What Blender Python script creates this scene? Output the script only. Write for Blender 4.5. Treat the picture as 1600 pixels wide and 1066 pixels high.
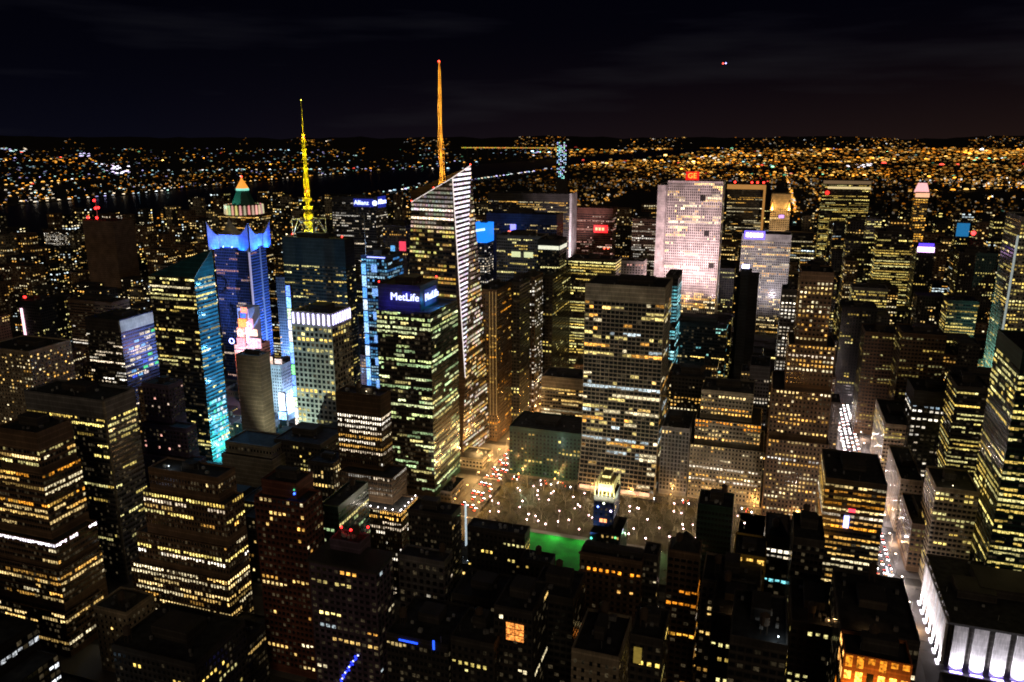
import bpy, math, random
import mathutils
from mathutils import Vector, noise
from mathutils.bvhtree import BVHTree
R = math.radians
sc = bpy.context.scene
for o in list(bpy.data.objects): bpy.data.objects.remove(o)
# ------------------------------------------------------------------ camera, sky, light, exposure
cam_data = bpy.data.cameras.new("camera"); cam = bpy.data.objects.new("camera", cam_data)
sc.collection.objects.link(cam); sc.camera = cam
cam.location = (0, 0, 320)
cam.rotation_euler = (R(90 - 14.6), 0, R(18.2))
cam_data.sensor_width = 36; cam_data.lens = 36 * 1220 / 1600
cam_data.clip_start = 1; cam_data.clip_end = 120000
# the handheld phone shot is very slightly out of focus at a distance
cam_data.dof.use_dof = True; cam_data.dof.focus_distance = 2.2; cam_data.dof.aperture_fstop = 17
world = bpy.data.worlds.new("World"); sc.world = world; world.use_nodes = True
nt = world.node_tree; nt.nodes.clear(); N = nt.nodes.new; Lk = nt.links.new
wout = N('ShaderNodeOutputWorld'); bg = N('ShaderNodeBackground'); Lk(bg.outputs[0], wout.inputs[0])
sky = N('ShaderNodeTexSky'); sky.sky_type = 'NISHITA'; sky.sun_disc = False
sky.sun_elevation = R(-8); sky.sun_rotation = R(150)
tc = N('ShaderNodeTexCoord'); sep = N('ShaderNodeSeparateXYZ'); Lk(tc.outputs['Generated'], sep.inputs[0])
def math_node(op, a, b=None):
    n = N('ShaderNodeMath'); n.operation = op
    for i, x in enumerate((a, b)):
        if x is None: continue
        if isinstance(x, (int, float)): n.inputs[i].default_value = x
        else: Lk(x, n.inputs[i])
    return n.outputs[0]
zabs = math_node('ABSOLUTE', sep.outputs[2])
fall = math_node('POWER', math_node('MAXIMUM', math_node('SUBTRACT', 1.0, math_node('MULTIPLY', zabs, 5.5)), 0.0), 2.5)
east = math_node('ADD', math_node('MULTIPLY', sep.outputs[0], 0.9), 0.62)
east = math_node('MINIMUM', math_node('MAXIMUM', east, 0.0), 1.0)
glow = N('ShaderNodeMix'); glow.data_type = 'RGBA'
glow.inputs[6].default_value = (0.0022, 0.0022, 0.0042, 1); glow.inputs[7].default_value = (0.014, 0.0066, 0.0030, 1)
Lk(east, glow.inputs[0])
gsc = N('ShaderNodeVectorMath'); gsc.operation = 'SCALE'; Lk(glow.outputs[2], gsc.inputs[0]); Lk(fall, gsc.inputs['Scale'])
cl = N('ShaderNodeTexNoise'); cl.inputs['Scale'].default_value = 2.2; cl.inputs['Detail'].default_value = 4
mp = N('ShaderNodeMapping'); mp.inputs['Scale'].default_value = (1, 1, 9); Lk(tc.outputs['Generated'], mp.inputs[0]); Lk(mp.outputs[0], cl.inputs[0])
clr = N('ShaderNodeValToRGB'); clr.color_ramp.elements[0].position = .52; clr.color_ramp.elements[0].color = (0.0007, 0.0007, 0.0026, 1)
clr.color_ramp.elements[1].position = .78; clr.color_ramp.elements[1].color = (0.0085, 0.0085, 0.0115, 1)
Lk(cl.outputs['Fac'], clr.inputs[0])
ssc = N('ShaderNodeVectorMath'); ssc.operation = 'SCALE'; Lk(sky.outputs[0], ssc.inputs[0]); ssc.inputs['Scale'].default_value = 0.002
ad = N('ShaderNodeVectorMath'); Lk(gsc.outputs[0], ad.inputs[0]); Lk(clr.outputs[0], ad.inputs[1])
ad2 = N('ShaderNodeVectorMath'); Lk(ad.outputs[0], ad2.inputs[0]); Lk(ssc.outputs[0], ad2.inputs[1])
Lk(ad2.outputs[0], bg.inputs[0]); bg.inputs[1].default_value = 1.0
sun_d = bpy.data.lights.new("sun", 'SUN'); sun = bpy.data.objects.new("sun", sun_d); sc.collection.objects.link(sun)
sun_d.energy = 0.17; sun_d.angle = R(28); sun_d.color = (1, .74, .46)      # added fill light in place of the faint city glow behind the viewer
sun.rotation_euler = (R(66), 0, R(24))
vs = sc.view_settings; vs.view_transform = 'Standard'; vs.look = 'None'; vs.exposure = 0; vs.gamma = 1; vs.use_curve_mapping = False
cy = sc.cycles; cy.max_bounces = 4; cy.diffuse_bounces = 2; cy.glossy_bounces = 2; cy.transmission_bounces = 1
cy.use_denoising = True; cy.sample_clamp_indirect = 2.0; cy.sample_clamp_direct = 0; cy.use_light_tree = True
cy.filter_width = 1.75; cy.caustics_reflective = False; cy.caustics_refractive = False

# ------------------------------------------------------------------ helpers
col = sc.collection
def tag(o, label=None, cat=None, group=None, kind=None):
    if label: o['label'] = label
    if cat: o['category'] = cat
    if group: o['group'] = group
    if kind: o['kind'] = kind
    return o
def empty(name, loc, label=None, cat=None, group=None):
    o = bpy.data.objects.new(name, None); col.objects.link(o); o.location = loc; o.empty_display_size = 1
    return tag(o, label, cat, group)
class MB:
    def __init__(s): s.v = []; s.f = []; s.c = []; s.m = []
    def poly(s, pts, c=(0, 0, 0), m=0):
        n = len(s.v); s.v += [tuple(p) for p in pts]; s.f.append(tuple(range(n, n + len(pts)))); s.c.append(c); s.m.append(m)
    def box(s, x0, x1, y0, y1, z0, z1, c=(0, 0, 0), m=0, bottom=False):
        a = [(x0, y0), (x1, y0), (x1, y1), (x0, y1)]
        for i in range(4):
            p, q = a[i], a[(i + 1) % 4]
            s.poly([(p[0], p[1], z0), (q[0], q[1], z0), (q[0], q[1], z1), (p[0], p[1], z1)], c, m)
        s.poly([(p[0], p[1], z1) for p in a], c, m)
        if bottom: s.poly([(p[0], p[1], z0) for p in a[::-1]], c, m)
    def prism(s, cx, cy, r0, r1, z0, z1, n=8, c=(0, 0, 0), m=0, cap=True, ph=0):
        A = [(cx + r0 * math.cos(2 * math.pi * (i + ph) / n), cy + r0 * math.sin(2 * math.pi * (i + ph) / n), z0) for i in range(n)]
        B = [(cx + r1 * math.cos(2 * math.pi * (i + ph) / n), cy + r1 * math.sin(2 * math.pi * (i + ph) / n), z1) for i in range(n)]
        for i in range(n): s.poly([A[i], A[(i + 1) % n], B[(i + 1) % n], B[i]], c, m)
        if cap: s.poly(B, c, m); s.poly(A[::-1], c, m)
    def tube(s, p, q, r, c=(0, 0, 0), m=0, n=4, r2=None):
        p = Vector(p); q = Vector(q); d = (q - p).normalized(); r2 = r if r2 is None else r2
        u = d.orthogonal().normalized(); w = d.cross(u)
        A = [p + r * (u * math.cos(2 * math.pi * i / n) + w * math.sin(2 * math.pi * i / n)) for i in range(n)]
        B = [q + r2 * (u * math.cos(2 * math.pi * i / n) + w * math.sin(2 * math.pi * i / n)) for i in range(n)]
        for i in range(n): s.poly([A[i], A[(i + 1) % n], B[(i + 1) % n], B[i]], c, m)
        s.poly(B, c, m); s.poly(A[::-1], c, m)
    def ball(s, x, y, z, r, c=(0, 0, 0), m=0, n=6):
        rings = [(-1, 0), (-.7, .71), (0, 1), (.7, .71), (1, 0)]
        for (za, ra), (zb, rb) in zip(rings, rings[1:]):
            for i in range(n):
                a, b = 2 * math.pi * i / n, 2 * math.pi * (i + 1) / n
                P = lambda t, rr, zz: (x + r * rr * math.cos(t), y + r * rr * math.sin(t), z + r * zz)
                if ra == 0: s.poly([P(a, 0, za), P(b, rb, zb), P(a, rb, zb)], c, m)
                elif rb == 0: s.poly([P(a, ra, za), P(b, ra, za), P(a, 0, zb)], c, m)
                else: s.poly([P(a, ra, za), P(b, ra, za), P(b, rb, zb), P(a, rb, zb)], c, m)
    def build(s, name, mats, parent=None, kind=None, loc=None):
        me = bpy.data.meshes.new(name)
        off = Vector(loc) if loc else (parent['_o'] if parent is not None else Vector((0, 0, 0)))
        me.from_pydata([(p[0] - off[0], p[1] - off[1], p[2] - off[2]) for p in s.v], [], s.f)
        at = me.attributes.new('glow', 'FLOAT_COLOR', 'FACE')
        fl = []
        for c in s.c: fl += [c[0], c[1], c[2], 1.0]
        at.data.foreach_set('color', fl)
        if not isinstance(mats, (list, tuple)): mats = [mats]
        for m in mats: me.materials.append(m)
        if len(mats) > 1: me.polygons.foreach_set('material_index', s.m)
        o = bpy.data.objects.new(name, me); col.objects.link(o)
        if parent is not None: o.parent = parent['_p']
        elif loc: o.location = loc
        if kind: o['kind'] = kind
        return o
def H_(o):                      # handle: object plus its world origin, so parts can be written in world metres
    return {'_p': o, '_o': Vector(o.location)}

# ------------------------------------------------------------------ materials
def new_mat(name):
    m = bpy.data.materials.new(name); m.use_nodes = True
    return m, m.node_tree, m.node_tree.nodes['Principled BSDF']
def wall_mat(name, rgb, rough=.8, band=0, spec=.3, bands=3.9):
    m, t, b = new_mat(name); n = t.nodes.new; l = t.links.new
    geo = n('ShaderNodeNewGeometry'); nz = n('ShaderNodeTexNoise'); nz.inputs['Scale'].default_value = .09; nz.inputs['Detail'].default_value = 6
    l(geo.outputs['Position'], nz.inputs['Vector'])
    nz2 = n('ShaderNodeTexNoise'); nz2.inputs['Scale'].default_value = 1.3; nz2.inputs['Detail'].default_value = 3
    mp = n('ShaderNodeMapping'); mp.inputs['Scale'].default_value = (1, 1, .12); l(geo.outputs['Position'], mp.inputs[0]); l(mp.outputs[0], nz2.inputs['Vector'])
    r1 = n('ShaderNodeMapRange'); r1.inputs[3].default_value = .62; r1.inputs[4].default_value = 1.28; r1.inputs[1].default_value = .3; r1.inputs[2].default_value = .7; l(nz.outputs['Fac'], r1.inputs[0])
    r2 = n('ShaderNodeMapRange'); r2.inputs[3].default_value = .75; r2.inputs[4].default_value = 1.2; r2.inputs[1].default_value = .3; r2.inputs[2].default_value = .7; l(nz2.outputs['Fac'], r2.inputs[0])
    mu = n('ShaderNodeMath'); mu.operation = 'MULTIPLY'; l(r1.outputs[0], mu.inputs[0]); l(r2.outputs[0], mu.inputs[1])
    sep = n('ShaderNodeSeparateXYZ'); l(geo.outputs['Position'], sep.inputs[0])
    md = n('ShaderNodeMath'); md.operation = 'MODULO'; l(sep.outputs[2], md.inputs[0]); md.inputs[1].default_value = bands
    lt = n('ShaderNodeMath'); lt.operation = 'LESS_THAN'; l(md.outputs[0], lt.inputs[0]); lt.inputs[1].default_value = bands * .22
    mr = n('ShaderNodeMapRange'); mr.inputs[3].default_value = 1; mr.inputs[4].default_value = 1 + band; l(lt.outputs[0], mr.inputs[0])
    mu2 = n('ShaderNodeMath'); mu2.operation = 'MULTIPLY'; l(mu.outputs[0], mu2.inputs[0]); l(mr.outputs[0], mu2.inputs[1])
    vm = n('ShaderNodeVectorMath'); vm.operation = 'SCALE'; vm.inputs[0].default_value = rgb; l(mu2.outputs[0], vm.inputs['Scale'])
    l(vm.outputs[0], b.inputs['Base Color']); b.inputs['Roughness'].default_value = rough; b.inputs['Specular IOR Level'].default_value = spec
    return m
WC = dict(brown=(.20, .13, .085), dark=(.062, .056, .052), black=(.028, .027, .028), beige=(.40, .33, .24), stone=(.30, .27, .21),
          pale=(.46, .45, .42), teal=(.03, .12, .15), blue=(.05, .08, .20), red=(.17, .065, .045), purple=(.14, .10, .15), navy=(.045, .05, .11),
          green=(.02, .055, .045), bronze=(.11, .07, .04), white=(.72, .70, .70), grey=(.2, .2, .21), yellow=(.5, .35, .08), orange=(.45, .16, .06))
WM = {k: wall_mat('wall_' + k, v, .75 if k not in ('teal', 'blue', 'green') else .35, .55 if k not in ('white', 'pale') else .1) for k, v in WC.items()}
def roof_mat():
    m, t, b = new_mat('roof_tar'); n = t.nodes.new; l = t.links.new
    geo = n('ShaderNodeNewGeometry'); nz = n('ShaderNodeTexNoise'); nz.inputs['Scale'].default_value = .25; nz.inputs['Detail'].default_value = 8; l(geo.outputs['Position'], nz.inputs['Vector'])
    cr = n('ShaderNodeValToRGB'); cr.color_ramp.elements[0].color = (.012, .013, .016, 1); cr.color_ramp.elements[1].color = (.055, .056, .06, 1)
    cr.color_ramp.elements[0].position = .35; cr.color_ramp.elements[1].position = .75
    l(nz.outputs['Fac'], cr.inputs[0]); l(cr.outputs[0], b.inputs['Base Color']); b.inputs['Roughness'].default_value = .9
    return m
M_roof = roof_mat()
def glow_mat(name, base=(.015, .018, .022), rough=.18, vary=.5, sampling='NONE'):
    m, t, b = new_mat(name); n = t.nodes.new; l = t.links.new
    at = n('ShaderNodeAttribute'); at.attribute_name = 'glow'
    geo = n('ShaderNodeNewGeometry'); nz = n('ShaderNodeTexNoise'); nz.inputs['Scale'].default_value = .8; nz.inputs['Detail'].default_value = 4
    l(geo.outputs['Position'], nz.inputs['Vector'])
    r1 = n('ShaderNodeMapRange'); r1.inputs[1].default_value = .35; r1.inputs[2].default_value = .65; r1.inputs[3].default_value = 1 - vary; r1.inputs[4].default_value = 1 + vary
    l(nz.outputs['Fac'], r1.inputs[0])
    l(at.outputs['Color'], b.inputs['Emission Color']); l(r1.outputs[0], b.inputs['Emission Strength'])
    b.inputs['Base Color'].default_value = (*base, 1); b.inputs['Roughness'].default_value = rough
    m.cycles.emission_sampling = sampling
    return m
M_win = glow_mat('window_glass', vary=.75)
M_lamp = glow_mat('lamp_glow', (.3, .3, .3), .5, .1)
M_sign_glow = glow_mat('sign_and_painted_glow', (.1, .1, .1), .4, .15, 'FRONT')  # also the glow painted on lit frames, piers and edges
M_screen = glow_mat('screen_and_reflection_glow', (.02, .02, .02), .3, .7, 'FRONT')
def plain(name, rgb, rough=.6, metal=0):
    m, t, b = new_mat(name); n = t.nodes.new; l = t.links.new
    nz = n('ShaderNodeTexNoise'); nz.inputs['Scale'].default_value = 1.5; nz.inputs['Detail'].default_value = 5
    geo = n('ShaderNodeNewGeometry'); l(geo.outputs['Position'], nz.inputs['Vector'])
    r1 = n('ShaderNodeMapRange'); r1.inputs[3].default_value = .7; r1.inputs[4].default_value = 1.3; l(nz.outputs['Fac'], r1.inputs[0])
    vm = n('ShaderNodeVectorMath'); vm.operation = 'SCALE'; vm.inputs[0].default_value = rgb; l(r1.outputs[0], vm.inputs['Scale'])
    l(vm.outputs[0], b.inputs['Base Color']); b.inputs['Roughness'].default_value = rough; b.inputs['Metallic'].default_value = metal
    return m
M_steel = plain('painted_steel', (.45, .47, .48), .5)
M_yel = plain('yellow_steel', (.75, .62, .03), .5)
M_gold = plain('golden_steel', (.85, .46, .10), .5)
M_asph = plain('asphalt', (.05, .05, .052), .55)
M_pave = plain('pavement', (.16, .155, .15), .8)
M_white = plain('road_paint', (.7, .7, .66), .6)
M_grass = wall_mat('lawn_green', (.010, .36, .035), .9, 0)
M_land = plain('dark_ground', (.012, .011, .010), .95)
M_wood = plain('tank_wood', (.10, .07, .05), .8)
M_bark = plain('bark', (.34, .31, .22), .9)
M_copper = plain('copper_roof', (.04, .16, .12), .6)
M_goldroof = plain('gold_stone', (.75, .62, .30), .5)
M_black = plain('black_rubber', (.02, .02, .02), .8)
m, t, b = new_mat('river'); b.inputs['Base Color'].default_value = (.003, .004, .006, 1); b.inputs['Roughness'].default_value = .3; b.inputs['Specular IOR Level'].default_value = .12
nz = t.nodes.new('ShaderNodeTexNoise'); nz.inputs['Scale'].default_value = .05; bp = t.nodes.new('ShaderNodeBump'); bp.inputs['Strength'].default_value = .25; bp.inputs['Distance'].default_value = 4
g = t.nodes.new('ShaderNodeNewGeometry'); t.links.new(g.outputs['Position'], nz.inputs['Vector']); t.links.new(nz.outputs['Fac'], bp.inputs['Height']); t.links.new(bp.outputs[0], b.inputs['Normal'])
M_water = m

# ------------------------------------------------------------------ window colours and facade styles
PAL = dict(warm=[(1, .66, .27), (1, .74, .38), (1, .55, .17), (1, .85, .58)], yel=[(1, .80, .30), (.95, .85, .42), (1, .70, .22)],
           green=[(.80, .95, .42), (.92, 1, .55), (.6, .85, .45), (1, .85, .4)], white=[(1, .88, .72), (1, .92, .82), (1, .80, .6)],
           cool=[(.75, .9, 1), (.55, .8, 1), (.9, .95, 1)], cyan=[(.25, .85, .95), (.45, .95, 1), (.2, .6, .75)],
           amber=[(1, .50, .10), (1, .60, .18), (1, .42, .07)], orange=[(1, .36, .05), (1, .45, .10), (1, .55, .2)],
           blue=[(.10, .40, 1), (.2, .6, 1), (.5, .8, 1)], pink=[(1, .62, .55), (1, .75, .62), (1, .5, .45)], hot=[(1, .86, 1), (.95, .88, 1)],
           mix=[(1, .66, .27), (1, .85, .58), (.8, .95, 1), (1, .5, .14), (1, .8, .35)], cyanmix=[(.3, .85, .9), (1, .7, .25), (.4, .9, .8), (1, .8, .4)],
           violet=[(.75, .65, 1), (1, .9, 1)])
PAL = {k: [(r, g ** 1.12, b ** 1.3) if r >= g * .98 and k not in ('hot', 'violet', 'white') else (r, g, b ** 1.15) for r, g, b in v] for k, v in PAL.items()}
DEF = dict(w='brown', fh=3.9, bw=2.1, wf=.72, hf=.50, p=.25, run=4, full=.08, pal='warm', g=1.0, blank=4, pier=0, dim=.25)
STY = dict(
 ribbonA=dict(w='brown', p=.20, full=.07, run=5, blank=12), ribbonB=dict(w='grey', p=.15, full=.07, run=5, blank=14, pal='yel'),
 ribbonG=dict(w='dark', sw='teal', bw=2.6, wf=.86, p=.24, full=.08, run=3, pal='yel', blank=1), ribbonC=dict(w='dark', sw='blue', bw=2.6, p=.22, run=4, blank=14, pal='white'),
 ribbonD=dict(w='dark', bw=3, p=.22, run=2, pal='white', g=.8), ribbonY=dict(w='dark', bw=2.6, wf=.85, p=.6, full=.35, run=7, pal='yel', g=.9),
 punchD=dict(w='beige', bw=3.6, wf=.45, hf=.45, p=.22, run=1, full=0), punchP=dict(w='purple', bw=3.4, wf=.5, p=.12, run=1, full=0, pal='pink'),
 punchS=dict(w='beige', bw=3.2, wf=.4, hf=.5, p=.10, run=2, full=0), punchK=dict(w='dark', bw=3, wf=.6, p=.22, run=2), punchF=dict(w='brown', bw=3.2, p=.4, run=3, pal='white', g=.7),
 rowsW=dict(w='brown', bw=2.3, wf=.55, hf=.55, p=.20, full=.05, run=5, pal='warm', fh=4.0), rowsK=dict(w='stone', bw=3.0, wf=.6, hf=.6, p=.6, full=.3, run=5, pal='yel'),
 rowsY=dict(w='dark', bw=2.6, wf=.85, hf=.42, p=.62, full=.35, run=6, pal='warm', g=1.0), rowsB=dict(w='beige', bw=3, wf=.7, p=.35, run=3, full=.1, pal='yel', dim=.15),
 rowsC=dict(w='beige', bw=3, wf=.85, p=.55, full=.3, run=5), rowsS=dict(w='grey', bw=2.6, wf=.8, p=.7, full=.4, run=6, pal='yel', g=.8),
 gridK=dict(w='black', bw=2.8, wf=.8, hf=.62, p=.5, full=.12, run=3, pal='cool', dim=.4), darkL=dict(w='dark', p=.05, full=.02, dim=.2),
 darkB=dict(w='black', bw=3.2, wf=.4, p=.04, full=0), darkG=dict(w='green', p=0, full=0, dim=0), darkM=dict(w='brown', p=0, full=0),
 pierR=dict(w='red', bw=2.8, wf=.55, hf=.5, p=.13, run=2, full=.02, pal='warm', pier=2), aptO=dict(w='purple', bw=3.6, wf=.62, hf=.5, p=.14, run=2, full=0, pal='mix', pier=2),
 ribT=dict(w='bronze', bw=1.8, wf=.55, hf=.5, p=.22, run=9, full=.18, pal='white', pier=1), bigwin=dict(w='grey', bw=3.9, fh=5, wf=.55, hf=.55, p=.03, run=2, full=0, pal='white'),
 fewY=dict(w='dark', bw=3, wf=.5, p=.17, run=3, full=.02, pal='yel', dim=.1), fewB=dict(w='dark', bw=3, p=.03, run=3, full=0, pal='cool', dim=.1), fewO=dict(w='brown', bw=3, p=.04, run=4, full=.02, pal='orange', dim=.1),
 fewW=dict(w='black', bw=3, p=.07, run=4, full=.04, pal='white', dim=.1), fewP=dict(w='dark', bw=3, p=.05, run=2, full=0, pal='pink', dim=.1), fewG=dict(w='green', bw=3, p=.12, run=4, full=0, pal='green', dim=.1),
 archO=dict(w='brown', bw=3.5, wf=.5, p=.03, full=0, pal='orange', dim=.1), amberY=dict(w='yellow', bw=5, fh=6, wf=.6, hf=.5, p=.4, run=2, pal='amber', blank=1), cream=dict(w='beige', bw=3.4, wf=.55, p=.12, run=2),
 orangeF=dict(w='orange', bw=4, fh=7, wf=.6, hf=.75, p=1, run=5, full=1, pal='orange', g=2.2, blank=1), flood=dict(w='dark', p=0, full=0, blank=99),
 sqW=dict(w='black', bw=4.2, wf=.6, hf=.5, p=.28, run=2, full=.08, pal='white', g=.8), amber=dict(w='dark', bw=2.6, wf=.85, hf=.4, p=.55, full=.25, run=7, pal='yel', g=.8),
 stripe=dict(w='green', bw=2.6, wf=.88, hf=.5, p=.55, full=.35, run=4, pal='yel', g=.9), madison=dict(w='pale', bw=3, wf=.6, p=.45, run=4, full=.1, pal='yel', pier=4),
 five=dict(w='brown', bw=3.0, wf=.5, hf=.48, p=.50, run=2, full=.15, pal='warm', g=1.1, pier=3), salmon=dict(w='stone', bw=2.9, wf=.55, hf=.5, p=.34, run=3, full=.16, pal='warm'),
 pierK=dict(w='grey', bw=3, wf=.5, hf=.7, p=.06, run=1, full=0, pier=1), grace=dict(w='stone', bw=3.9, wf=.9, hf=.70, p=.27, run=2, full=.07, pal='mix', g=.9, pier=2, blank=15, dim=.12),
 paleS=dict(w='grey', bw=2.6, wf=.5, p=.10, run=4, pal='white'), darkY=dict(w='black', bw=3.6, wf=.6, p=.20, run=1, full=0, pal='yel', g=.9), dotW=dict(w='dark', bw=3.2, wf=.55, hf=.5, p=1, full=1, run=5, pal='white', g=.9),
 cyanmix=dict(w='black', bw=3, p=.20, run=3, full=.04, pal='cyanmix'), cyan=dict(w='black', bw=3.6, wf=.85, hf=.6, p=.9, full=.6, run=4, pal='cyan', g=.8), greenB=dict(w='green', bw=3.6, wf=.55, p=.14, run=2, full=.03, pal='yel'),
 boa=dict(w='bronze'), metl=dict(w='dark', sw='green', bw=2.5, wf=.84, hf=.56, p=.46, full=.14, run=4, pal='green', g=.95, blank=2, fh=4.2), conde=dict(w='black', bw=3.2, wf=.8, hf=.45, p=.22, run=2, full=.04, pal='yel'),
 gridW=dict(w='pale', bw=4.6, wf=.62, hf=.62, p=.22, run=2, full=.04, pal='yel', fh=5.2), astor=dict(w='navy', sw='blue', bw=2.6, wf=.6, hf=.6, p=.10, run=4, full=0, pal='pink', g=.7, dim=.1, pier=1), world=dict(w='bronze', bw=3.4, p=.35, run=2),
 signs=dict(w='orange', bw=3, p=.3, pal='pink'), brownS=dict(w='brown', p=0), paleB=dict(w='white', bw=3, wf=.4, p=.1, pal='violet'), blueT=dict(w='blue', bw=3.2, wf=.75, hf=.65, p=.75, run=3, full=.3, pal='blue', g=.55, dim=.2),
 blueS=dict(w='blue', bw=3.2, wf=.6, p=.45, run=1, full=.05, pal='white', g=.9), yellowU=dict(w='dark', bw=3, wf=.8, p=.45, run=4, full=.2, pal='warm', g=.8), bluish=dict(w='blue', bw=3, p=.14, run=5, full=.04, pal='warm', g=.7),
 paneW=dict(w='grey', bw=3, p=.22, run=2, full=.05, pal='yel', g=.8), bandW=dict(w='black', bw=3, p=.22, run=3, full=.03, pal='yel', pier=4), pierA=dict(w='bronze', bw=3, wf=.5, p=.25, run=2, full=.05, pal='amber', pier=2, g=.9),
 sparse=dict(w='black', bw=3.2, wf=.55, p=.10, run=2, full=.02, pal='yel', g=.8, dim=.1), colP=dict(w='bronze', bw=3.6, wf=.6, hf=.55, p=.45, run=1, full=.05, pal='white', g=.9), redS=dict(w='red', bw=3, p=.35, run=4, full=.1, pal='pink', g=.6),
 pinkS=dict(w='white', bw=4, wf=.5, p=.12, pal='pink'), rock=dict(w='white', bw=2.9, wf=.5, hf=.66, p=.30, run=3, full=.10, pal='warm', g=1.9, pier=2, fh=4.1), solow=dict(w='black', bw=3.6, wf=.85, hf=.45, p=.45, run=5, full=.2, pal='warm', g=.8),
 beigeL=dict(w='stone', bw=4, p=.03), intl=dict(w='pale', bw=2.9, wf=.5, hf=.6, p=.28, run=3, full=.06, pal='warm', g=1.4, pier=2), gm=dict(w='dark', bw=4, wf=.85, p=.5, run=5, full=.3, pal='yel', g=.7),
 pinkC=dict(w='beige', bw=3.6, p=.5, run=2, pal='amber'), orangeT=dict(w='brown', bw=4, p=.12, pal='amber'), dimR=dict(w='bronze', bw=3.2, wf=.6, p=.25, run=4, full=.04, pal='yel', g=.3, dim=.12), colW=dict(w='dark', bw=3, wf=.5, hf=.7, p=.55, run=2, pal='warm'),
 brownH=dict(w='brown', bw=4, wf=.9, hf=.4, p=.1, pal='white'),
 f0=dict(w='dark', bw=3, wf=.6, p=.22, run=3, full=.08, pal='yel', g=.8), f1=dict(w='brown', bw=3.2, wf=.5, p=.18, run=2, pal='warm', g=.9), f2=dict(w='stone', bw=3.2, wf=.5, p=.2, run=2, pal='warm', g=.8), f3=dict(w='black', bw=3, wf=.8, p=.3, run=5, full=.15, pal='mix', g=.8), f4=dict(w='dark', bw=3.6, wf=.5, p=.34, run=1, full=0, pal='mix', g=1.35), f5=dict(w='dark', bw=3.2, wf=.5, p=.14, run=2, full=.03, pal='warm', dim=.15), f6=dict(w='bronze', bw=3, wf=.6, p=.35, run=4, full=.2, pal='warm', g=.9))
def style(n, over=None):
    d = dict(DEF); d.update(STY[n])
    if over: d.update({k: v for k, v in over.items() if k in d})
    return d

# facade: P(s, z) gives the outer wall point; returns {row: [quads]}
def facade_row(mb, P, n, L, z, s, rnd, prob, pal, gain, hf=None, dist=600):
    """one floor of windows along a face of length L starting at height z"""
    bw = L / n; k = 0; on = False; left = 0; dimrow = rnd.random() < .5
    h = s['fh'] * (hf or s['hf']); zb = z + s['fh'] * .32
    base = rnd.choice(PAL[pal]); runlen = max(1, s['run']); lev = 1
    for i in range(n):
        if left <= 0:
            on = rnd.random() < prob; left = max(1, int(rnd.expovariate(1 / runlen) + .5)) if s['run'] > 1 else 1
            lev = min(2.2, math.exp(rnd.gauss(-.15, .5)))
            if rnd.random() < .3: base = rnd.choice(PAL[pal])
        left -= 1
        if on and rnd.random() < .93:
            q = gain * lev * rnd.uniform(.7, 1.25); c = tuple(q * x for x in base)
        elif rnd.random() < s['dim']:
            q = rnd.uniform(.008, .06) * gain; c = (q * 1, q * .75, q * .4)
        else: c = (0, 0, 0)
        hb = h * (rnd.uniform(.45, .8) if c[0] > .1 and rnd.random() < .35 else 1)
        a = (i + .5 - s['wf'] / 2) * bw; e = (i + .5 + s['wf'] / 2) * bw
        mb.poly([P(a, zb + h - hb), P(e, zb + h - hb), P(e, zb + h), P(a, zb + h)], c)

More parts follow.
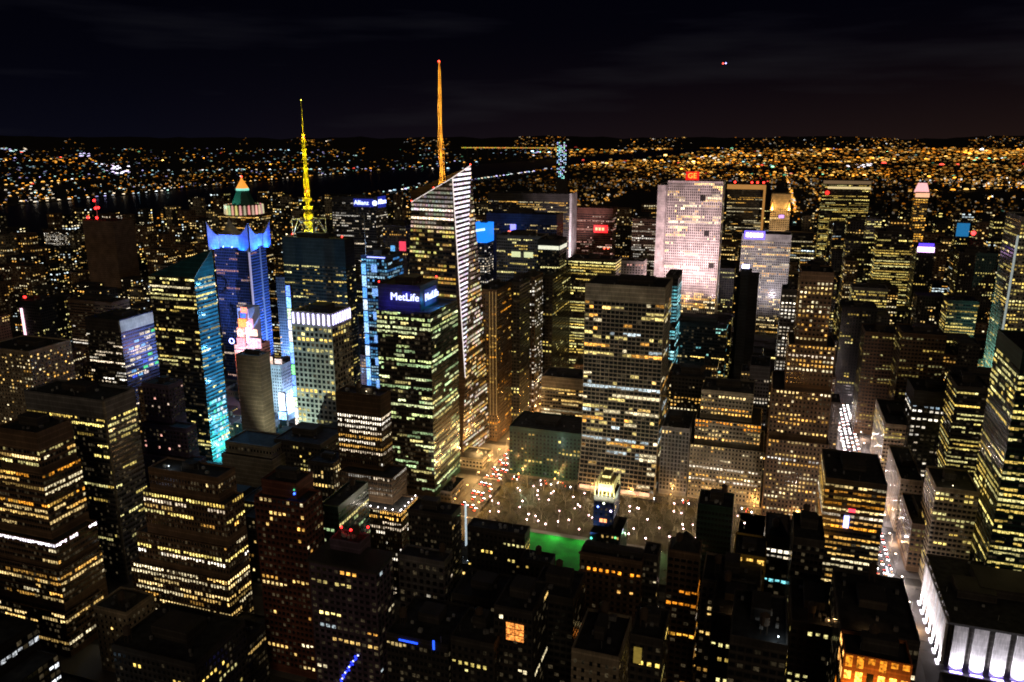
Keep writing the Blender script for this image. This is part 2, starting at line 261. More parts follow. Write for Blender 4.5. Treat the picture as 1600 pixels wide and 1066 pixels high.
HEROES = [
('setback_office_tower','skyscraper','stepped brown office tower at the left edge with one long white lit floor line','ribbonA',[(-452.4,-417.9,336,362,144.4),(-466.9,-415.4,333,362,117.9,{'blank': 0}),(-470.9,-407.5,328,360,75.1,{'blank': 0}),(-471.3,-404.3,325,358,58.0,{'blank': 0}),(-472.8,-400.7,321,351,30.7,{'blank': 0})],'A1'),
('office_tower','skyscraper','dark office tower with a pale corner strip and a broad windowless crown, left side','ribbonB',[(-505.7,-432.7,402,431,142.4)],'A2'),
('angled_glass_tower','skyscraper','tall teal glass tower with a slanting roof and yellow lit floors on the left','ribbonG',[(-567.8,-514.2,600,629,191.5)],'EY'),
('glass_tower','skyscraper','shorter glass tower with a grey screened top and coloured reflections on its side','ribbonC',[(-729.5,-679.8,668,719,123.4)],'TS11'),
('stone_tower','skyscraper','beige stone tower with scattered small windows at the far left edge','punchD',[(-753.4,-689.1,560,610,114.8)],None),
('setback_tower','skyscraper','narrow purple grey stepped tower between the dark tower and the teal glass tower','punchP',[(-513.0,-485.1,520,538,112.1),(-510.9,-463.7,512,525,77.8),(-508.4,-449.0,505,516,51.9)],'PUR'),
('setback_building','office building','broad wedding cake building of two stepped wings with rows of yellow windows','rowsW',[(-378.8,-324.0,380,398,109.1,{'blank': 5}),(-382.8,-317.6,377,396,92.5,{'blank': 0}),(-389.9,-316.8,374,395,63.6,{'blank': 0}),(-395.0,-316.4,371,394,41.2,{'blank': 0})],'WC'),
('glass_office_block','office building','dark glass office block with a grid of big windows in the bottom left corner','gridK',[(-450.4,-340.8,232,257,80.4),(-449.6,-327.3,228,255,65.4,{'blank': 0})],None),
('brick_building','office building','small plain beige brick building below the stepped tower at left','punchS',[(-372.5,-347.4,318,340,45.1)],None),
('low_block','office building','flat dark block at the bottom edge left of the pier tower','fewY',[(-307.8,-255.5,270,310,65.8)],None),
('low_block','office building','dark flat roofed block directly below the wedding cake building','darkL',[(-305.7,-262.4,318,335,45.1)],None),
('pier_tower','skyscraper','dark red brick tower with thin vertical piers and a boxy roof house','pierR',[(-272.2,-248.5,356,374,126.4,{'blank': 10}),(-274.0,-240.8,351,369,117.8,{'blank': 0})],'PIER'),
('balcony_tower','apartment building','dark apartment tower with three red roof lamps and white roof lamps','aptO',[(-221.5,-202.3,345,357,102.1,{'blank': 9, 'nowin': 1}),(-226.9,-186.2,332,352,94.2,{'blank': 2})],'OCT'),
('setback_tower','skyscraper','dark ribbed tower with brightly lit stepped base and a line of lamps on its ledge','ribT',[(-288.4,-252.8,470,485,142.9,{'blank': 16}),(-282.4,-240.1,458,481,86.5,{'blank': 0}),(-271.5,-228.0,446,473,67.5,{'blank': 0})],'RIB'),
('office_block','office building','beige block with two rows of large white windows near the bottom centre','bigwin',[(-203.5,-172.3,392,405,69.9)],None),
('dark_tower','office building','black box tower with a glowing white corner strip beside the avenue','darkL',[(-214.2,-182.8,430,446,80.9)],'EDGE'),
('brick_building','office building','dark brick building with a ragged roof just left of the green lawn','fewY',[(-179.4,-138.4,448,460,65.3)],None),
('brick_building','office building','dark building with a few yellow windows at the corner of the green lawn','fewY',[(-133.0,-113.0,420,432,64.4)],None),
('low_block','office building','low dark building with a yellow window row below the black box tower','fewY',[(-145.6,-111.8,340,366,85.7)],None),
('dark_block','office building','dark building with one large orange lit bay near the bottom centre','darkL',[(-107.4,-88.8,300,326,111.3)],'ORBAY'),
('dark_block','office building','dark narrow building with three pale blue windows low down','fewB',[(-99.1,-76.9,330,356,101.7)],None),
('low_block','office building','low dark building with blue lit roof edge at bottom centre','darkL',[(-163.9,-130.9,300,334,84.3)],'BLUE'),
('low_block','office building','low block with a row of yellow green windows at the bottom centre','fewY',[(-126.1,-104.6,292,316,96.1)],None),
('gold_crown_tower','skyscraper','slim black brick tower with a brightly floodlit golden crown beside the lawn','darkB',[(-97.1,-83.4,470,492,90.3,{'blank': 4}),(-98.2,-78.0,466,494,64.7,{'blank': 0})],'RAD'),
('stone_block','office building','big dark stone building with glowing orange arched windows below the golden crown','archO',[(-88.2,-52.7,392,405,92.0)],'ARCH'),
('dark_block','office building','dark slab beside the building with orange arches','darkL',[(-53.5,-45.0,398,412,94.0)],None),
('dark_tower','office building','slim dark tower with a pointed roof and a row of orange windows','fewO',[(-39.5,-22.3,398,413,98.9)],'POINT'),
('blank_block','office building','windowless grey green slab in front of the beige stone office','darkG',[(-29.8,-8.0,470,492,94.5)],None),
('library_wing','office building','low building with bright yellow lit upper windows beside the grey slab','amberY',[(-5.0,12.9,420,446,90.8)],None),
('stone_block','office building','cream trimmed low building with a lit cornice','cream',[(-20.1,10.7,392,422,87.7)],None),
('low_block','office building','dark low building with small yellow windows under the cream cornice','fewY',[(-11.9,8.5,345,379,98.8)],None),
('low_block','office building','reddish low building at the bottom centre with a flat roof','punchS',[(-64.4,-44.4,275,305,115.2)],None),
('low_block','office building','narrow low block with a glowing yellow wall at the bottom','fewY',[(-44.2,-29.9,300,324,109.7)],'YWALL'),
('dark_tower','office building','slim dark tower with a hipped roof and four white lit rows','fewW',[(11.8,25.8,440,470,95.0)],'HIP'),
('dark_slab','office building','black slab wall left of the orange lit office block','darkL',[(25.1,40.8,405,435,114.1)],None),
('office_block','office building','wide office block with many yellow lit floors beside the avenue, lower right','rowsY',[(45.9,81.3,492,542,113.5,{'blank': 3})],'YEL'),
('office_block','office building','dark flat roofed building in front of the bottom right orange facade','darkL',[(41.7,72.3,318,368,119.4)],None),
('lit_facade_building','office building','low building with a blazing orange lit facade at the bottom right','orangeF',[(41.3,65.9,296,312,122.5)],'ORF'),
('low_block','office building','long dark low block with a row of yellow windows left of the orange facade','fewY',[(24.0,44.7,345,385,102.0)],None),
('low_block','office building','dark low building with a pink lit panel near the bottom right','fewP',[(-2.3,19.9,290,326,125.1)],None),
('floodlit_building','office building','dark roofed building with floodlit white pilasters in the bottom right corner','flood',[(124.6,176.0,483,569,32.5)],'FLOOD'),
('beige_office','office building','beige office building behind the floodlit building with scattered yellow windows','rowsB',[(128.0,155.9,585,625,77.5,{'blank': 3})],None),
('dark_block','office building','black block with amber rows behind the floodlit corner building','fewO',[(165.4,189.2,600,640,58.4)],None),
('dark_office_block','office building','black office block with white square windows right of the avenue','sqW',[(137.0,169.9,760,800,97.0,{'blank': 14})],'SQW'),
('office_block','office building','dark office block with amber floor lines beside the teal lit tower','amber',[(162.4,187.0,720,760,115.8)],None),
('striped_tower','skyscraper','tall tower with pale stripes of lit windows cut by the right edge','stripe',[(160.2,192.0,560,622,187.8,{'blank': 12})],'STR'),
('floodlit_tower','skyscraper','tall white floodlit tower with teal lit base at the right edge','madison',[(254.2,308.1,965,1025,238.6)],'MAD'),
('stone_office_tower','skyscraper','tall stone office tower with many yellow windows left of the bright avenue','five',[(27.4,52.6,676,714,214.2,{'blank': 8}),(22.5,59.0,670,716,153.7,{'blank': 0}),(12.5,59.4,665,723,114.8,{'blank': 0}),(12.9,61.2,660,722,72.2,{'blank': 0})],'FIVE'),
('stepped_stone_office','office building','broad stepped stone office glowing with orange and yellow windows behind the park','salmon',[(-47.0,-1.9,690,730,100.7,{'blank': 4}),(-50.3,6.6,682,732,74.7,{'blank': 0}),(-52.9,10.5,676,731,52.7,{'blank': 0})],'SAL'),
('pier_building','office building','dark narrow building with vertical piers between the grey grid tower and the stepped office','pierK',[(-79.0,-54.0,676,726,66.7)],None),
('grid_tower','skyscraper','wide pale grid tower with sweeping front and half its windows lit above the park','grace',[(-152.8,-82.0,676,728,194.0,{'blank': 16})],'GRACE'),
('pale_slab','office building','plain grey slab with blank upper wall beside the stone office tower','paleS',[(-8.0,11.7,800,840,96.1,{'blank': 14})],None),
('dark_tower','office building','dark tower with a white rooftop lamp in front of the grey pinstripe tower','darkY',[(-32.3,-7.6,960,994,160.3),(-28.4,-18.3,950,970,172.4,{'nowin': 1})],'WLAMP'),
('dotted_slab','office building','dark slab with three columns of small white windows','dotW',[(17.8,33.4,880,910,162.0,{'blank': 6})],None),
('dark_office','office building','low dark office with cyan and amber windows under the pink floodlit tower','cyanmix',[(-104.0,-37.8,900,940,112.9)],None),
('cyan_slab','office building','narrow slab of cyan lit windows tucked behind the grid tower','cyan',[(-104.8,-91.0,860,900,174.0)],None),
('beige_block','office building','low beige office with lit floors between the avenue and the grid tower','rowsC',[(-217.1,-170.1,760,796,76.7,{'blank': 12})],None),
('green_block','office building','dark green square building with a few bright windows facing the park trees','greenB',[(-224.9,-153.8,676,722,49.5,{'blank': 5})],'GRN'),
('crystal_tower','skyscraper','faceted white lit tower with sloping crown and golden spire','boa',[(-331.0,-285.1,688,748,288.1)],'BOA'),
('green_glass_tower','skyscraper','dark green glass tower with a blue glowing sign crown','metl',[(-325.8,-284.8,610,649,195.3,{'nowin': 1}),(-323.9,-272.2,602,664,173.9,{'blank': 1})],'MET'),
('antenna_tower','skyscraper','dark tower carrying the tall yellow lit antenna','conde',[(-514.4,-435.5,745,765,213.7,{'blank': 30})],'CN'),
('grid_tower','skyscraper','pale grid tower with a crown of upright white lamps','gridW',[(-432.5,-388.1,632,668,158.7,{'blank': 15})],'CROWN'),
('blue_fin_tower','skyscraper','tall blue floodlit tower with pointed fins at its crown','astor',[(-691.2,-637.5,850,885,187.3,{'blank': 4})],'ASTOR'),
('pyramid_tower','skyscraper','distant tower with glowing orange pyramid tip on a green copper roof','world',[(-985.3,-903.3,1230,1280,182.2)],'WORLD'),
('sign_building','office building','building stacked with glowing orange and pink billboards','signs',[(-610.5,-580.9,770,800,75.4)],'SIGN'),
('brown_slab','office building','plain windowless brown tower in front of the billboard building','brownS',[(-475.3,-449.2,600,617,120.1,{'nowin': 1})],'BRN'),
('pale_blue_building','office building','narrow pale blue lit stone building beside the brown windowless tower','paleB',[(-548.3,-528.9,745,785,63.2)],None),
('glass_tower','skyscraper','blue glowing tower with bright screens up its corner','blueT',[(-447.1,-414.2,800,842,188.3)],'BLUET'),
('sign_tower','skyscraper','dark broad tower with a blue logo sign near its roof','ribbonD',[(-656.0,-579.9,1090,1129,230.9,{'blank': 8})],'ALZ'),
('dark_tower','skyscraper','dark tower squeezed between the blue logo tower and the crystal tower','punchK',[(-521.8,-485.8,1000,1040,200.5)],None),
('sign_tower','skyscraper','slim tower topped by a glowing bright blue sign box','blueS',[(-416.6,-394.5,1080,1110,197.4,{'blank': 26})],'BARC'),
('slab_tower','skyscraper','wide slab tower with a pale lit edge wall and yellow upper floors','yellowU',[(-482.9,-332.7,1330,1370,225.7,{'blank': 14})],'PALE'),
('slab_tower','skyscraper','dark blue slab tower in front of the pale edged slab','bluish',[(-427.3,-312.3,1170,1210,205.4,{'blank': 16})],'DBS'),
('office_block','office building','dark tower with two pale lit panels near its top','paneW',[(-336.7,-276.1,960,996,198.1,{'blank': 4})],'PANEL'),
('office_tower','skyscraper','dark tower with a bright white band below its roof','bandW',[(-271.5,-244.5,930,966,198.6,{'blank': 10})],'BAND'),
('pier_tower','skyscraper','brown tower with tall amber lit piers beside the white crystal tower','pierA',[(-284.5,-263.3,750,798,167.7,{'blank': 5})],'PA'),
('dark_tower','skyscraper','black tower with sparse windows right of the amber pier tower','sparse',[(-268.9,-254.2,800,840,167.9)],None),
('dark_tower','skyscraper','dark red brown tower with pink white window columns','colP',[(-270.1,-251.6,850,884,165.4)],None),
('dark_tower','skyscraper','dark slender tower flanking the avenue with diagonal lit lines','sparse',[(-256.7,-243.9,900,990,159.2)],None),
('office_tower','skyscraper','dark office tower with bright yellow green floors left of the grid tower','ribbonY',[(-252.8,-188.9,1010,1050,164.3,{'blank': 3})],'YG'),
('office_tower','skyscraper','dim red tower with a glowing red sign on its wall','redS',[(-337.7,-269.5,1400,1436,197.2,{'blank': 10})],'REDS'),
('stone_tower','skyscraper','small pale pink stone tower with a rounded roof in front of the lake of lights','pinkS',[(-211.1,-173.0,1150,1180,142.6)],None),
('office_block','office building','brown block with pale windows left of the pink floodlit tower','punchF',[(-222.6,-181.7,1330,1360,187.5)],None),
('floodlit_slab_tower','skyscraper','huge pink white floodlit slab tower with a red sign on its roof','rock',[(-168.4,-73.2,1230,1320,249.7,{'blank': 3}),(-152.7,-71.5,1226,1286,256.7,{'blank': 3})],'ROCK'),
('framed_tower','skyscraper','dark slab tower outlined by an orange lit frame','solow',[(-95.3,-16.6,1830,1870,220.5)],'SOLOW'),
('stone_tower','skyscraper','beige tower with two orange lamps on its shoulders','beigeL',[(-1.6,37.7,1750,1790,206.4,{'blank': 30})],'LAMP2'),
('pinstripe_tower','skyscraper','grey white pinstripe tower with a glowing white sign at its roof','intl',[(-41.7,34.1,1330,1380,169.1,{'blank': 12})],'INTL'),
('slab_tower','skyscraper','wide dark slab with a lit beige top band on the right','gm',[(107.3,206.7,1930,1980,227.3,{'blank': 10})],'GM'),
('tower','skyscraper','slender tower with pink floodlit crown among the orange city lights','pinkC',[(232.7,252.3,1500,1524,230.7)],'PINKC'),
('office_block','office building','dark block of yellow green rows right of centre background','ribbonY',[(155.0,203.5,1290,1330,184.3)],None),
('office_block','office building','small bright block of pale rows above the yellow green block','rowsS',[(161.5,184.0,1500,1530,183.1)],None),
('office_block','office building','block of white green rows with a dark roof behind the bright avenue','rowsS',[(114.4,159.1,1150,1184,121.5)],None),
('office_block','office building','dark office block crowned by a pink and violet glowing sign','fewY',[(193.2,215.0,1180,1216,177.4)],'VIO'),
('brick_tower','apartment building','brown tower at the edge of the bright avenue','orangeT',[(52.6,79.9,1120,1160,154.2,{'blank': 14})],None),
('office_block','office building','dark broad block with sparse amber windows beyond the avenue','sparse',[(90.5,129.8,1000,1040,123.5)],None),
('office_block','office building','broad dark masonry block with dim rows below the white green block','dimR',[(107.3,144.7,900,940,116.8)],None),
('office_block','office building','long dark masonry block with dim grey windows','dimR',[(135.7,175.8,850,894,129.6)],None),
('office_block','office building','dark block with yellow rows at right background','ribbonY',[(213.3,246.0,1050,1084,129.2)],None),
('office_block','office building','dark block with yellow and orange windows below the blue panel','fewY',[(259.8,307.5,1250,1284,162.7)],None),
('panel_tower','office building','tower with a flat blue lit panel on top','sparse',[(311.4,331.2,1550,1574,176.3)],'CYP'),
('blank_tower','skyscraper','dark windowless tower with red roof beacons near the river','darkM',[(-1228.4,-1155.5,1150,1200,170.2,{'nowin': 1})],'BEAC'),
('apartment_tower','apartment building','pale apartment tower with lit columns behind the beacon tower','colP',[(-1303.5,-1270.5,1260,1290,169.4)],None),
('apartment_tower','apartment building','small lit apartment tower standing alone before the dark river','colP',[(-1903.2,-1852.7,1650,1680,73.5)],None),
('low_hall','office building','low brown lit hall roof with a white lit strip','brownH',[(-899.5,-823.2,800,830,108.0)],None),
('neon_tower','office building','dark tower with a tall pink neon strip on its corner','sparse',[(-962.0,-927.5,780,820,106.5)],'NEON'),
('stone_block','office building','beige stone block with rows of yellow windows behind the wedding cake building','rowsK',[(-436.4,-385.2,520,558,55.4,{'blank': 1}),(-436.0,-388.6,526,556,64.6)],None),
('low_block','office building','dark roof block beside the beige stone block','fewY',[(-396.0,-349.8,540,580,66.6)],None),
('office_block','office building','block with bright white window columns left of the ribbed tower','colW',[(-350.4,-326.0,520,546,60.5)],None),
('office_block','office building','low green tinted block with angled roof lights between the brick and ribbed towers','fewG',[(-262.2,-249.0,400,440,90.8)],None),
('billboard_tower','office building','slim tower covered by one tall rainbow lit screen strip beside the white crowned grid tower','darkL',[(-476.0,-470.6,690,694,171.5)],'BBT'),
('stone_block','office building','olive lit stone building with yellow windows on the far side of the bright avenue','rowsB',[(119,146,772,850,58)],'OLIVE'),
('stone_block','office building','long low masonry building facing the bright avenue above the floodlit corner building','dimR',[(119,140,600,655,40)],None),
('stone_block','office building','narrow beige masonry building on the far side of the avenue below the olive lit building','punchS',[(119,136,665,742,48)],None),
]
# BVH of every wall box: rows of windows nobody could see from around the viewpoint are left out
bv, bf = [], []
def add_bvh(x0, x1, y0, y1, h):
    n = len(bv); bv.extend([(x0, y0, 0), (x1, y0, 0), (x1, y1, 0), (x0, y1, 0), (x0, y0, h), (x1, y0, h), (x1, y1, h), (x0, y1, h)])
    bf.extend([(n, n+1, n+5, n+4), (n+1, n+2, n+6, n+5), (n+2, n+3, n+7, n+6), (n+3, n, n+4, n+7), (n+4, n+5, n+6, n+7)])
for h in HEROES:
    for m_ in h[4] if h[5] != 'BOA' else []: add_bvh(*m_[:5])
BVH = BVHTree.FromPolygons(bv, bf)
EYES = [Vector((dx, -4, 320 + dz)) for dx, dz in ((0, 0), (-22, 0), (22, 0), (0, 25))]
_e = mathutils.Euler((R(90 - 14.6), 0, R(18.2))).to_matrix().inverted()
def in_frame(p):
    q = _e @ (Vector(p) - Vector((0, 0, 320)))
    return q.z < -1 and abs(q.x / -q.z) < 850 / 1220 and -560 / 1220 < q.y / -q.z < 560 / 1220
def seen(p, nrm):
    if not in_frame(p): return False
    p = Vector(p) + Vector(nrm) * 1.2
    for e in EYES:
        d = p - e; L = d.length; hit = BVH.ray_cast(e, d / L, L - .6)
        if hit[0] is None: return True
    return False

# ------------------------------------------------------------------ generic building
def shell(mb, x0, x1, y0, y1, h, z0=0, side=False):
    a = [(x0, y0), (x1, y0), (x1, y1), (x0, y1)]; t = min(.6, (x1 - x0) * .1)
    b = [(x0 + t, y0 + t), (x1 - t, y0 + t), (x1 - t, y1 - t), (x0 + t, y1 - t)]
    for i in range(4):
        p, q = a[i], a[(i + 1) % 4]; r, s = b[i], b[(i + 1) % 4]
        mb.poly([(*p, z0), (*q, z0), (*q, h), (*p, h)], m=1 if side and i in (1, 3) else 0); mb.poly([(*p, h), (*q, h), (*s, h), (*r, h)])
        mb.poly([(*r, h), (*s, h), (*s, h - 1.3), (*r, h - 1.3)])
    return b
def roof_stuff(root, x0, x1, y0, y1, h, rnd, tank=False, big=True):
    w, d = x1 - x0, y1 - y0
    if big and w > 12 and d > 12:
        mb = MB(); a = rnd.uniform(.15, .4); b_ = rnd.uniform(.55, .85); c = rnd.uniform(.3, .45); e = rnd.uniform(.6, .85)
        mb.box(x0 + w * a, x0 + w * b_, y0 + d * c, y0 + d * e, h - 1.3, h + rnd.uniform(2.5, 5.5)); mb.build('roof_house', WM['dark'], root)
    mb = MB()
    for _ in range(rnd.randint(3, 7)):
        x = rnd.uniform(x0 + 2, x1 - 3); y = rnd.uniform(y0 + 2, y1 - 3); s = rnd.uniform(.8, 2)
        mb.box(x, x + s, y, y + s * rnd.uniform(.6, 1.3), h - 1.3, h + rnd.uniform(-.2, 1.0))
    for _ in range(2):
        x = rnd.uniform(x0 + 1, x1 - 1); y = rnd.uniform(y0 + 1, y1 - 1); mb.tube((x, y, h - 1.3), (x, y, h + 2.2), .12)
    mb.build('roof_equipment', M_steel if rnd.random() < .3 else WM['grey'], root)
    if h > 12 and rnd.random() < .3 and math.hypot(x0, y0) < 620:
        x = rnd.uniform(x0 + 2, x1 - 2); mb = MB(); mb.tube((x, y0 + 1.5, h - 1.3), (x, y0 + 1.5, h + 1.2), .1); mb.build('lamp_pole', M_steel, root)
        c = rnd.choice([(1, .8, .5), (.8, .95, 1), (1, .55, .2)]); mb = MB(); mb.ball(x, y0 + 1.5, h + 1.5, .3, tuple(7 * q for q in c)); mb.build('roof_lamp', M_lamp, root)
        ld = bpy.data.lights.new('roof_light', 'POINT'); lo = bpy.data.objects.new('roof_light', ld); col.objects.link(lo); ld.energy = 260; ld.color = c; ld.shadow_soft_size = .2; lo.location = (x, y0 + 2.2, h + 2.2)
    if tank:
        x = rnd.uniform(x0 + 3, x1 - 3); y = rnd.uniform(y0 + 3, y1 - 3)
        mb = MB()
        for sx in (-1.2, 1.2):
            for sy in (-1.2, 1.2): mb.tube((x + sx, y + sy, h - 1.3), (x + sx, y + sy, h + 3), .15)
        mb.prism(x, y, 1.9, 1.9, h + 3, h + 7, 12); mb.prism(x, y, 2.1, .1, h + 7, h + 8.6, 12)
        mb.build('water_tank', M_wood, root)
def building(name, cat, label, sty, masses, seed, key=None, group=None, walls=True):
    rnd = random.Random(seed); x0, x1, y0, y1, h = masses[0][:5]
    ob = empty(name, ((x0 + x1) / 2, y0, 0), label, cat, group); root = H_(ob)
    west = (x0 + x1) / 2 > 0; roots[key or label] = (root, masses)
    if not walls: return root
    for mi, ms in enumerate(masses):
        x0, x1, y0, y1, h = ms[:5]; ov = ms[5] if len(ms) > 5 else {}
        s = style(sty, ov); far = math.hypot(x0, y0)
        flare = key == 'GRACE'
        FL = (lambda z: -15 * max(0, 1 - z / 62) ** 2) if flare else (lambda z: 0)
        mb = MB(); b = shell(mb, x0, x1, y0, y1, h, side='sw' in s)
        if flare:
            zs = [62 * i / 10 for i in range(11)]
            for za, zb in zip(zs, zs[1:]):
                mb.poly([(x0, y0 + FL(za) - .01, za), (x1, y0 + FL(za) - .01, za), (x1, y0 + FL(zb) - .01, zb), (x0, y0 + FL(zb) - .01, zb)])
                for X in (x0, x1): mb.poly([(X, y0, za), (X, y0 + FL(za), za), (X, y0 + FL(zb), zb), (X, y0, zb)])
        mb.build('wall', [WM[s['w']], WM[s['sw']]] if 'sw' in s else WM[s['w']], root)  # side walls of some towers carry the coloured light in their tint
        rb = MB(); rb.poly([(p[0], p[1], h - 1.25) for p in b]); rb.build('roof', M_roof, root)
        if mi == 0: roof_stuff(root, x0 + 1, x1 - 1, y0 + 1, y1 - 1, h, rnd, tank=(far < 560 and rnd.random() < .6) and key not in ('EDGE', 'A2'), big=far < 1300)
        if ov.get('nowin'): continue
        z0 = masses[mi + 1][4] if mi + 1 < len(masses) else 0
        fh = s['fh']; nfl = int((h - s['blank'] - z0 - 1) / fh)
        faces = [('S', x1 - x0, lambda t, z: (x0 + t, y0 - .12 + FL(z), z), (0, -1, 0))]
        if west: faces.append(('W', y1 - y0, lambda t, z: (x0 - .12, y1 - t, z), (-1, 0, 0)))
        else: faces.append(('E', y1 - y0, lambda t, z: (x1 + .12, y0 + t, z), (1, 0, 0)))
        hot = HOT.get(key, {}).get(mi, {})
        top = h - s['blank']; lowest = top
        for r in range(nfl):
            z = top - (r + 1) * fh; mb = MB(); prob = s['p'] * rnd.uniform(.25, 1.75); pal = s['pal']; gain = s['g'] * .95
            if rnd.random() < s['full']: prob = .93
            if rnd.random() < .12: prob *= .15
            if r in hot: prob, pal, gain = hot[r]
            for nm, L, P, nrm in faces:
                vis = any(seen(P(L * q, z + 2), nrm) for q in (.03, .25, .5, .75, .97))
                n = max(1, int(L / s['bw']))
                if vis: facade_row(mb, P, n, L, z, s, rnd, prob if nm == 'S' or r in hot else prob * .85, pal, gain)
            if mb.f: mb.build('window_row', M_win, root); lowest = z
        if s['pier'] and lowest < top and far < 1500:
            mb = MB(); d = .35
            zt = h - (0 if key in ('RIB', 'GRACE', 'SAL') else 1); zl = max(z0, lowest)
            n = max(1, int((x1 - x0) / s['bw'])); st = (x1 - x0) / n; pw = min(.55, st * (1 - s['wf']) * .9 + .12)
            for i in range(0, n + 1, s['pier']):
                X = x0 + i * st
                if flare and zl < 62:
                    zz = [zl + (62 - zl) * j / 6 for j in range(7)] + [zt]
                    for za, zb in zip(zz, zz[1:]):
                        q = [(X - pw / 2, y0 + FL(za) - d, za), (X + pw / 2, y0 + FL(za) - d, za), (X + pw / 2, y0 + FL(zb) - d, zb), (X - pw / 2, y0 + FL(zb) - d, zb)]
                        mb.poly(q); mb.poly([(p[0] + 0, p[1] + d, p[2]) for p in q][::-1])
                        mb.poly([q[1], (q[1][0], q[1][1] + d, za), (q[2][0], q[2][1] + d, zb), q[2]])
                else: mb.box(X - pw / 2, X + pw / 2, y0 - d, y0 - .005, zl, zt - .01)
            n = max(1, int((y1 - y0) / s['bw'])); st = (y1 - y0) / n
            for i in range(0, n + 1, s['pier']):
                Y = y0 + i * st
                if west: mb.box(x0 - d, x0 - .005, Y - pw / 2, Y + pw / 2, zl, zt - .02)
                else: mb.box(x1 + .005, x1 + d, Y - pw / 2, Y + pw / 2, zl, zt - .02)
            mb.build('facade_piers', WM[s['w']], root)
    return root
roots = {}
# rows lit in a particular way: key -> mass -> row from top -> (share lit, palette, gain)
HOT = dict(
 A1={0: {0: (.6, 'green', .6), 1: (.8, 'warm', .9), 2: (.7, 'yel', .8), 3: (.9, 'amber', 1.0)}, 1: {0: (.9, 'amber', 1.1), 5: (.9, 'amber', .9)}, 2: {0: (1, 'hot', 3.0)}, 3: {1: (.9, 'warm', .9)}},
 A2={0: {0: (.4, 'yel', .9), 1: (.97, 'yel', 1.2), 2: (.35, 'warm', 1.1), 3: (.4, 'yel', .6)}},
 WC={1: {0: (.95, 'yel', 1.1), 1: (.7, 'white', 1.2), 2: (.1, 'warm', .5), 3: (.9, 'yel', 1.2)}, 2: {2: (.9, 'yel', 1.3), 3: (.8, 'white', 1.2)}, 3: {0: (.95, 'warm', 1.5), 1: (.95, 'warm', 1.4), 3: (.9, 'warm', 1.3)}},
 EY={0: {0: (.9, 'yel', 1.0), 1: (.3, 'yel', .8), 2: (.9, 'warm', 1.0), 4: (.95, 'yel', 1.1)}},
 RIB={0: {0: (.95, 'white', 1.5), 1: (.9, 'white', 1.2), 4: (.97, 'warm', 1.3), 6: (.7, 'warm', 1.0)}, 2: {0: (.98, 'warm', 1.3), 1: (.97, 'warm', 1.6), 3: (.95, 'white', 1.0)}},
 YEL={0: {0: (1, 'warm', 1.1), 4: (1, 'warm', 1.3), 5: (.95, 'white', 1.3), 10: (1, 'warm', 1.2), 1: (.5, 'orange', .6), 2: (.9, 'amber', .7), 3: (.9, 'amber', .5), 6: (.9, 'orange', .5), 7: (.9, 'amber', .7)}},
 SAL={0: {3: (.95, 'orange', 1.3)}, 1: {0: (.95, 'orange', 1.6), 1: (.9, 'orange', 1.3), 3: (.5, 'warm', 1), 4: (.98, 'orange', 1.7), 6: (.98, 'white', 1.4)}, 2: {5: (.95, 'white', 1.3), 7: (.98, 'warm', 1.4), 8: (.98, 'white', 1.3)}},
 FIVE={1: {0: (.95, 'warm', 1.1), 2: (.95, 'white', 1.3), 5: (.9, 'warm', .9)}, 3: {4: (.95, 'white', 1.2)}},
 POINT={0: {5: (.9, 'orange', 1.8), 12: (.9, 'amber', 1.8), 9: (.4, 'white', 1.4)}},
 ARCH={0: {1: (.95, 'orange', 1.6)}},
 YG={0: {0: (.9, 'yel', .9), 1: (1, 'yel', 1.3), 2: (.95, 'yel', 1.1)}},
 SQW={0: {0: (.9, 'cool', .5), 1: (.9, 'white', 1.3), 3: (.3, 'white', 1.3)}},
 HIP={0: {0: (.3, 'white', 1.2), 1: (.9, 'white', 1.3), 2: (.7, 'white', 1), 6: (.95, 'cyan', 1.3)}},
)
for i, h in enumerate(HEROES):
    name, cat, label, sty, masses, key = h[:6]
    building(name, cat, label, sty, masses, 100 + i, key, walls=key not in ('BOA',))

_m = mathutils.Euler((R(90 - 14.6), 0, R(18.2))).to_matrix()
def at(u, v, Y):                 # the world point at distance Y uptown on a sight line
    d = _m @ Vector((u - 800, 533 - v, -1220)); k = Y / d.y
    return (d.x * k, Y, 320 + d.z * k)
# ------------------------------------------------------------------ lamps and floodlights, and added ones that brighten or tint walls
def spot(loc, to, watts, c, ang=70, blend=.6, rad=.35):
    d = bpy.data.lights.new('flood_and_fill_spot', 'SPOT'); o = bpy.data.objects.new('flood_and_fill_spot', d); col.objects.link(o)
    d.energy = watts; d.color = c; d.spot_size = R(ang); d.spot_blend = blend; d.shadow_soft_size = rad
    o.location = loc; o.rotation_euler = (Vector(to) - Vector(loc)).to_track_quat('-Z', 'Y').to_euler(); return o
def point(loc, watts, c, rad=.3):
    d = bpy.data.lights.new('lamp_and_fill_point', 'POINT'); o = bpy.data.objects.new('lamp_and_fill_point', d); col.objects.link(o)
    d.energy = watts; d.color = c; d.shadow_soft_size = rad; o.location = loc; return o
def sub(part, root): return {'_p': part, '_o': root['_o']}
def box_part(name, mat, root, x0, x1, y0, y1, z0, z1, c=(0, 0, 0)):
    mb = MB(); mb.box(x0, x1, y0, y1, z0, z1, c, bottom=True); return mb.build(name, mat, root)
def beacon(root, p, r=.9, c=(9, .25, .15), pole=2.5):
    mb = MB(); mb.ball(*p, r, c); pass
    lamp = mb; mb = MB(); mb.tube((p[0], p[1], p[2] - pole), (p[0], p[1], p[2] - r * .6), .15); q_ = mb.build('beacon_pole', M_steel, root); lamp.build('beacon_lamp', M_lamp, {'_p': q_, '_o': root['_o']})
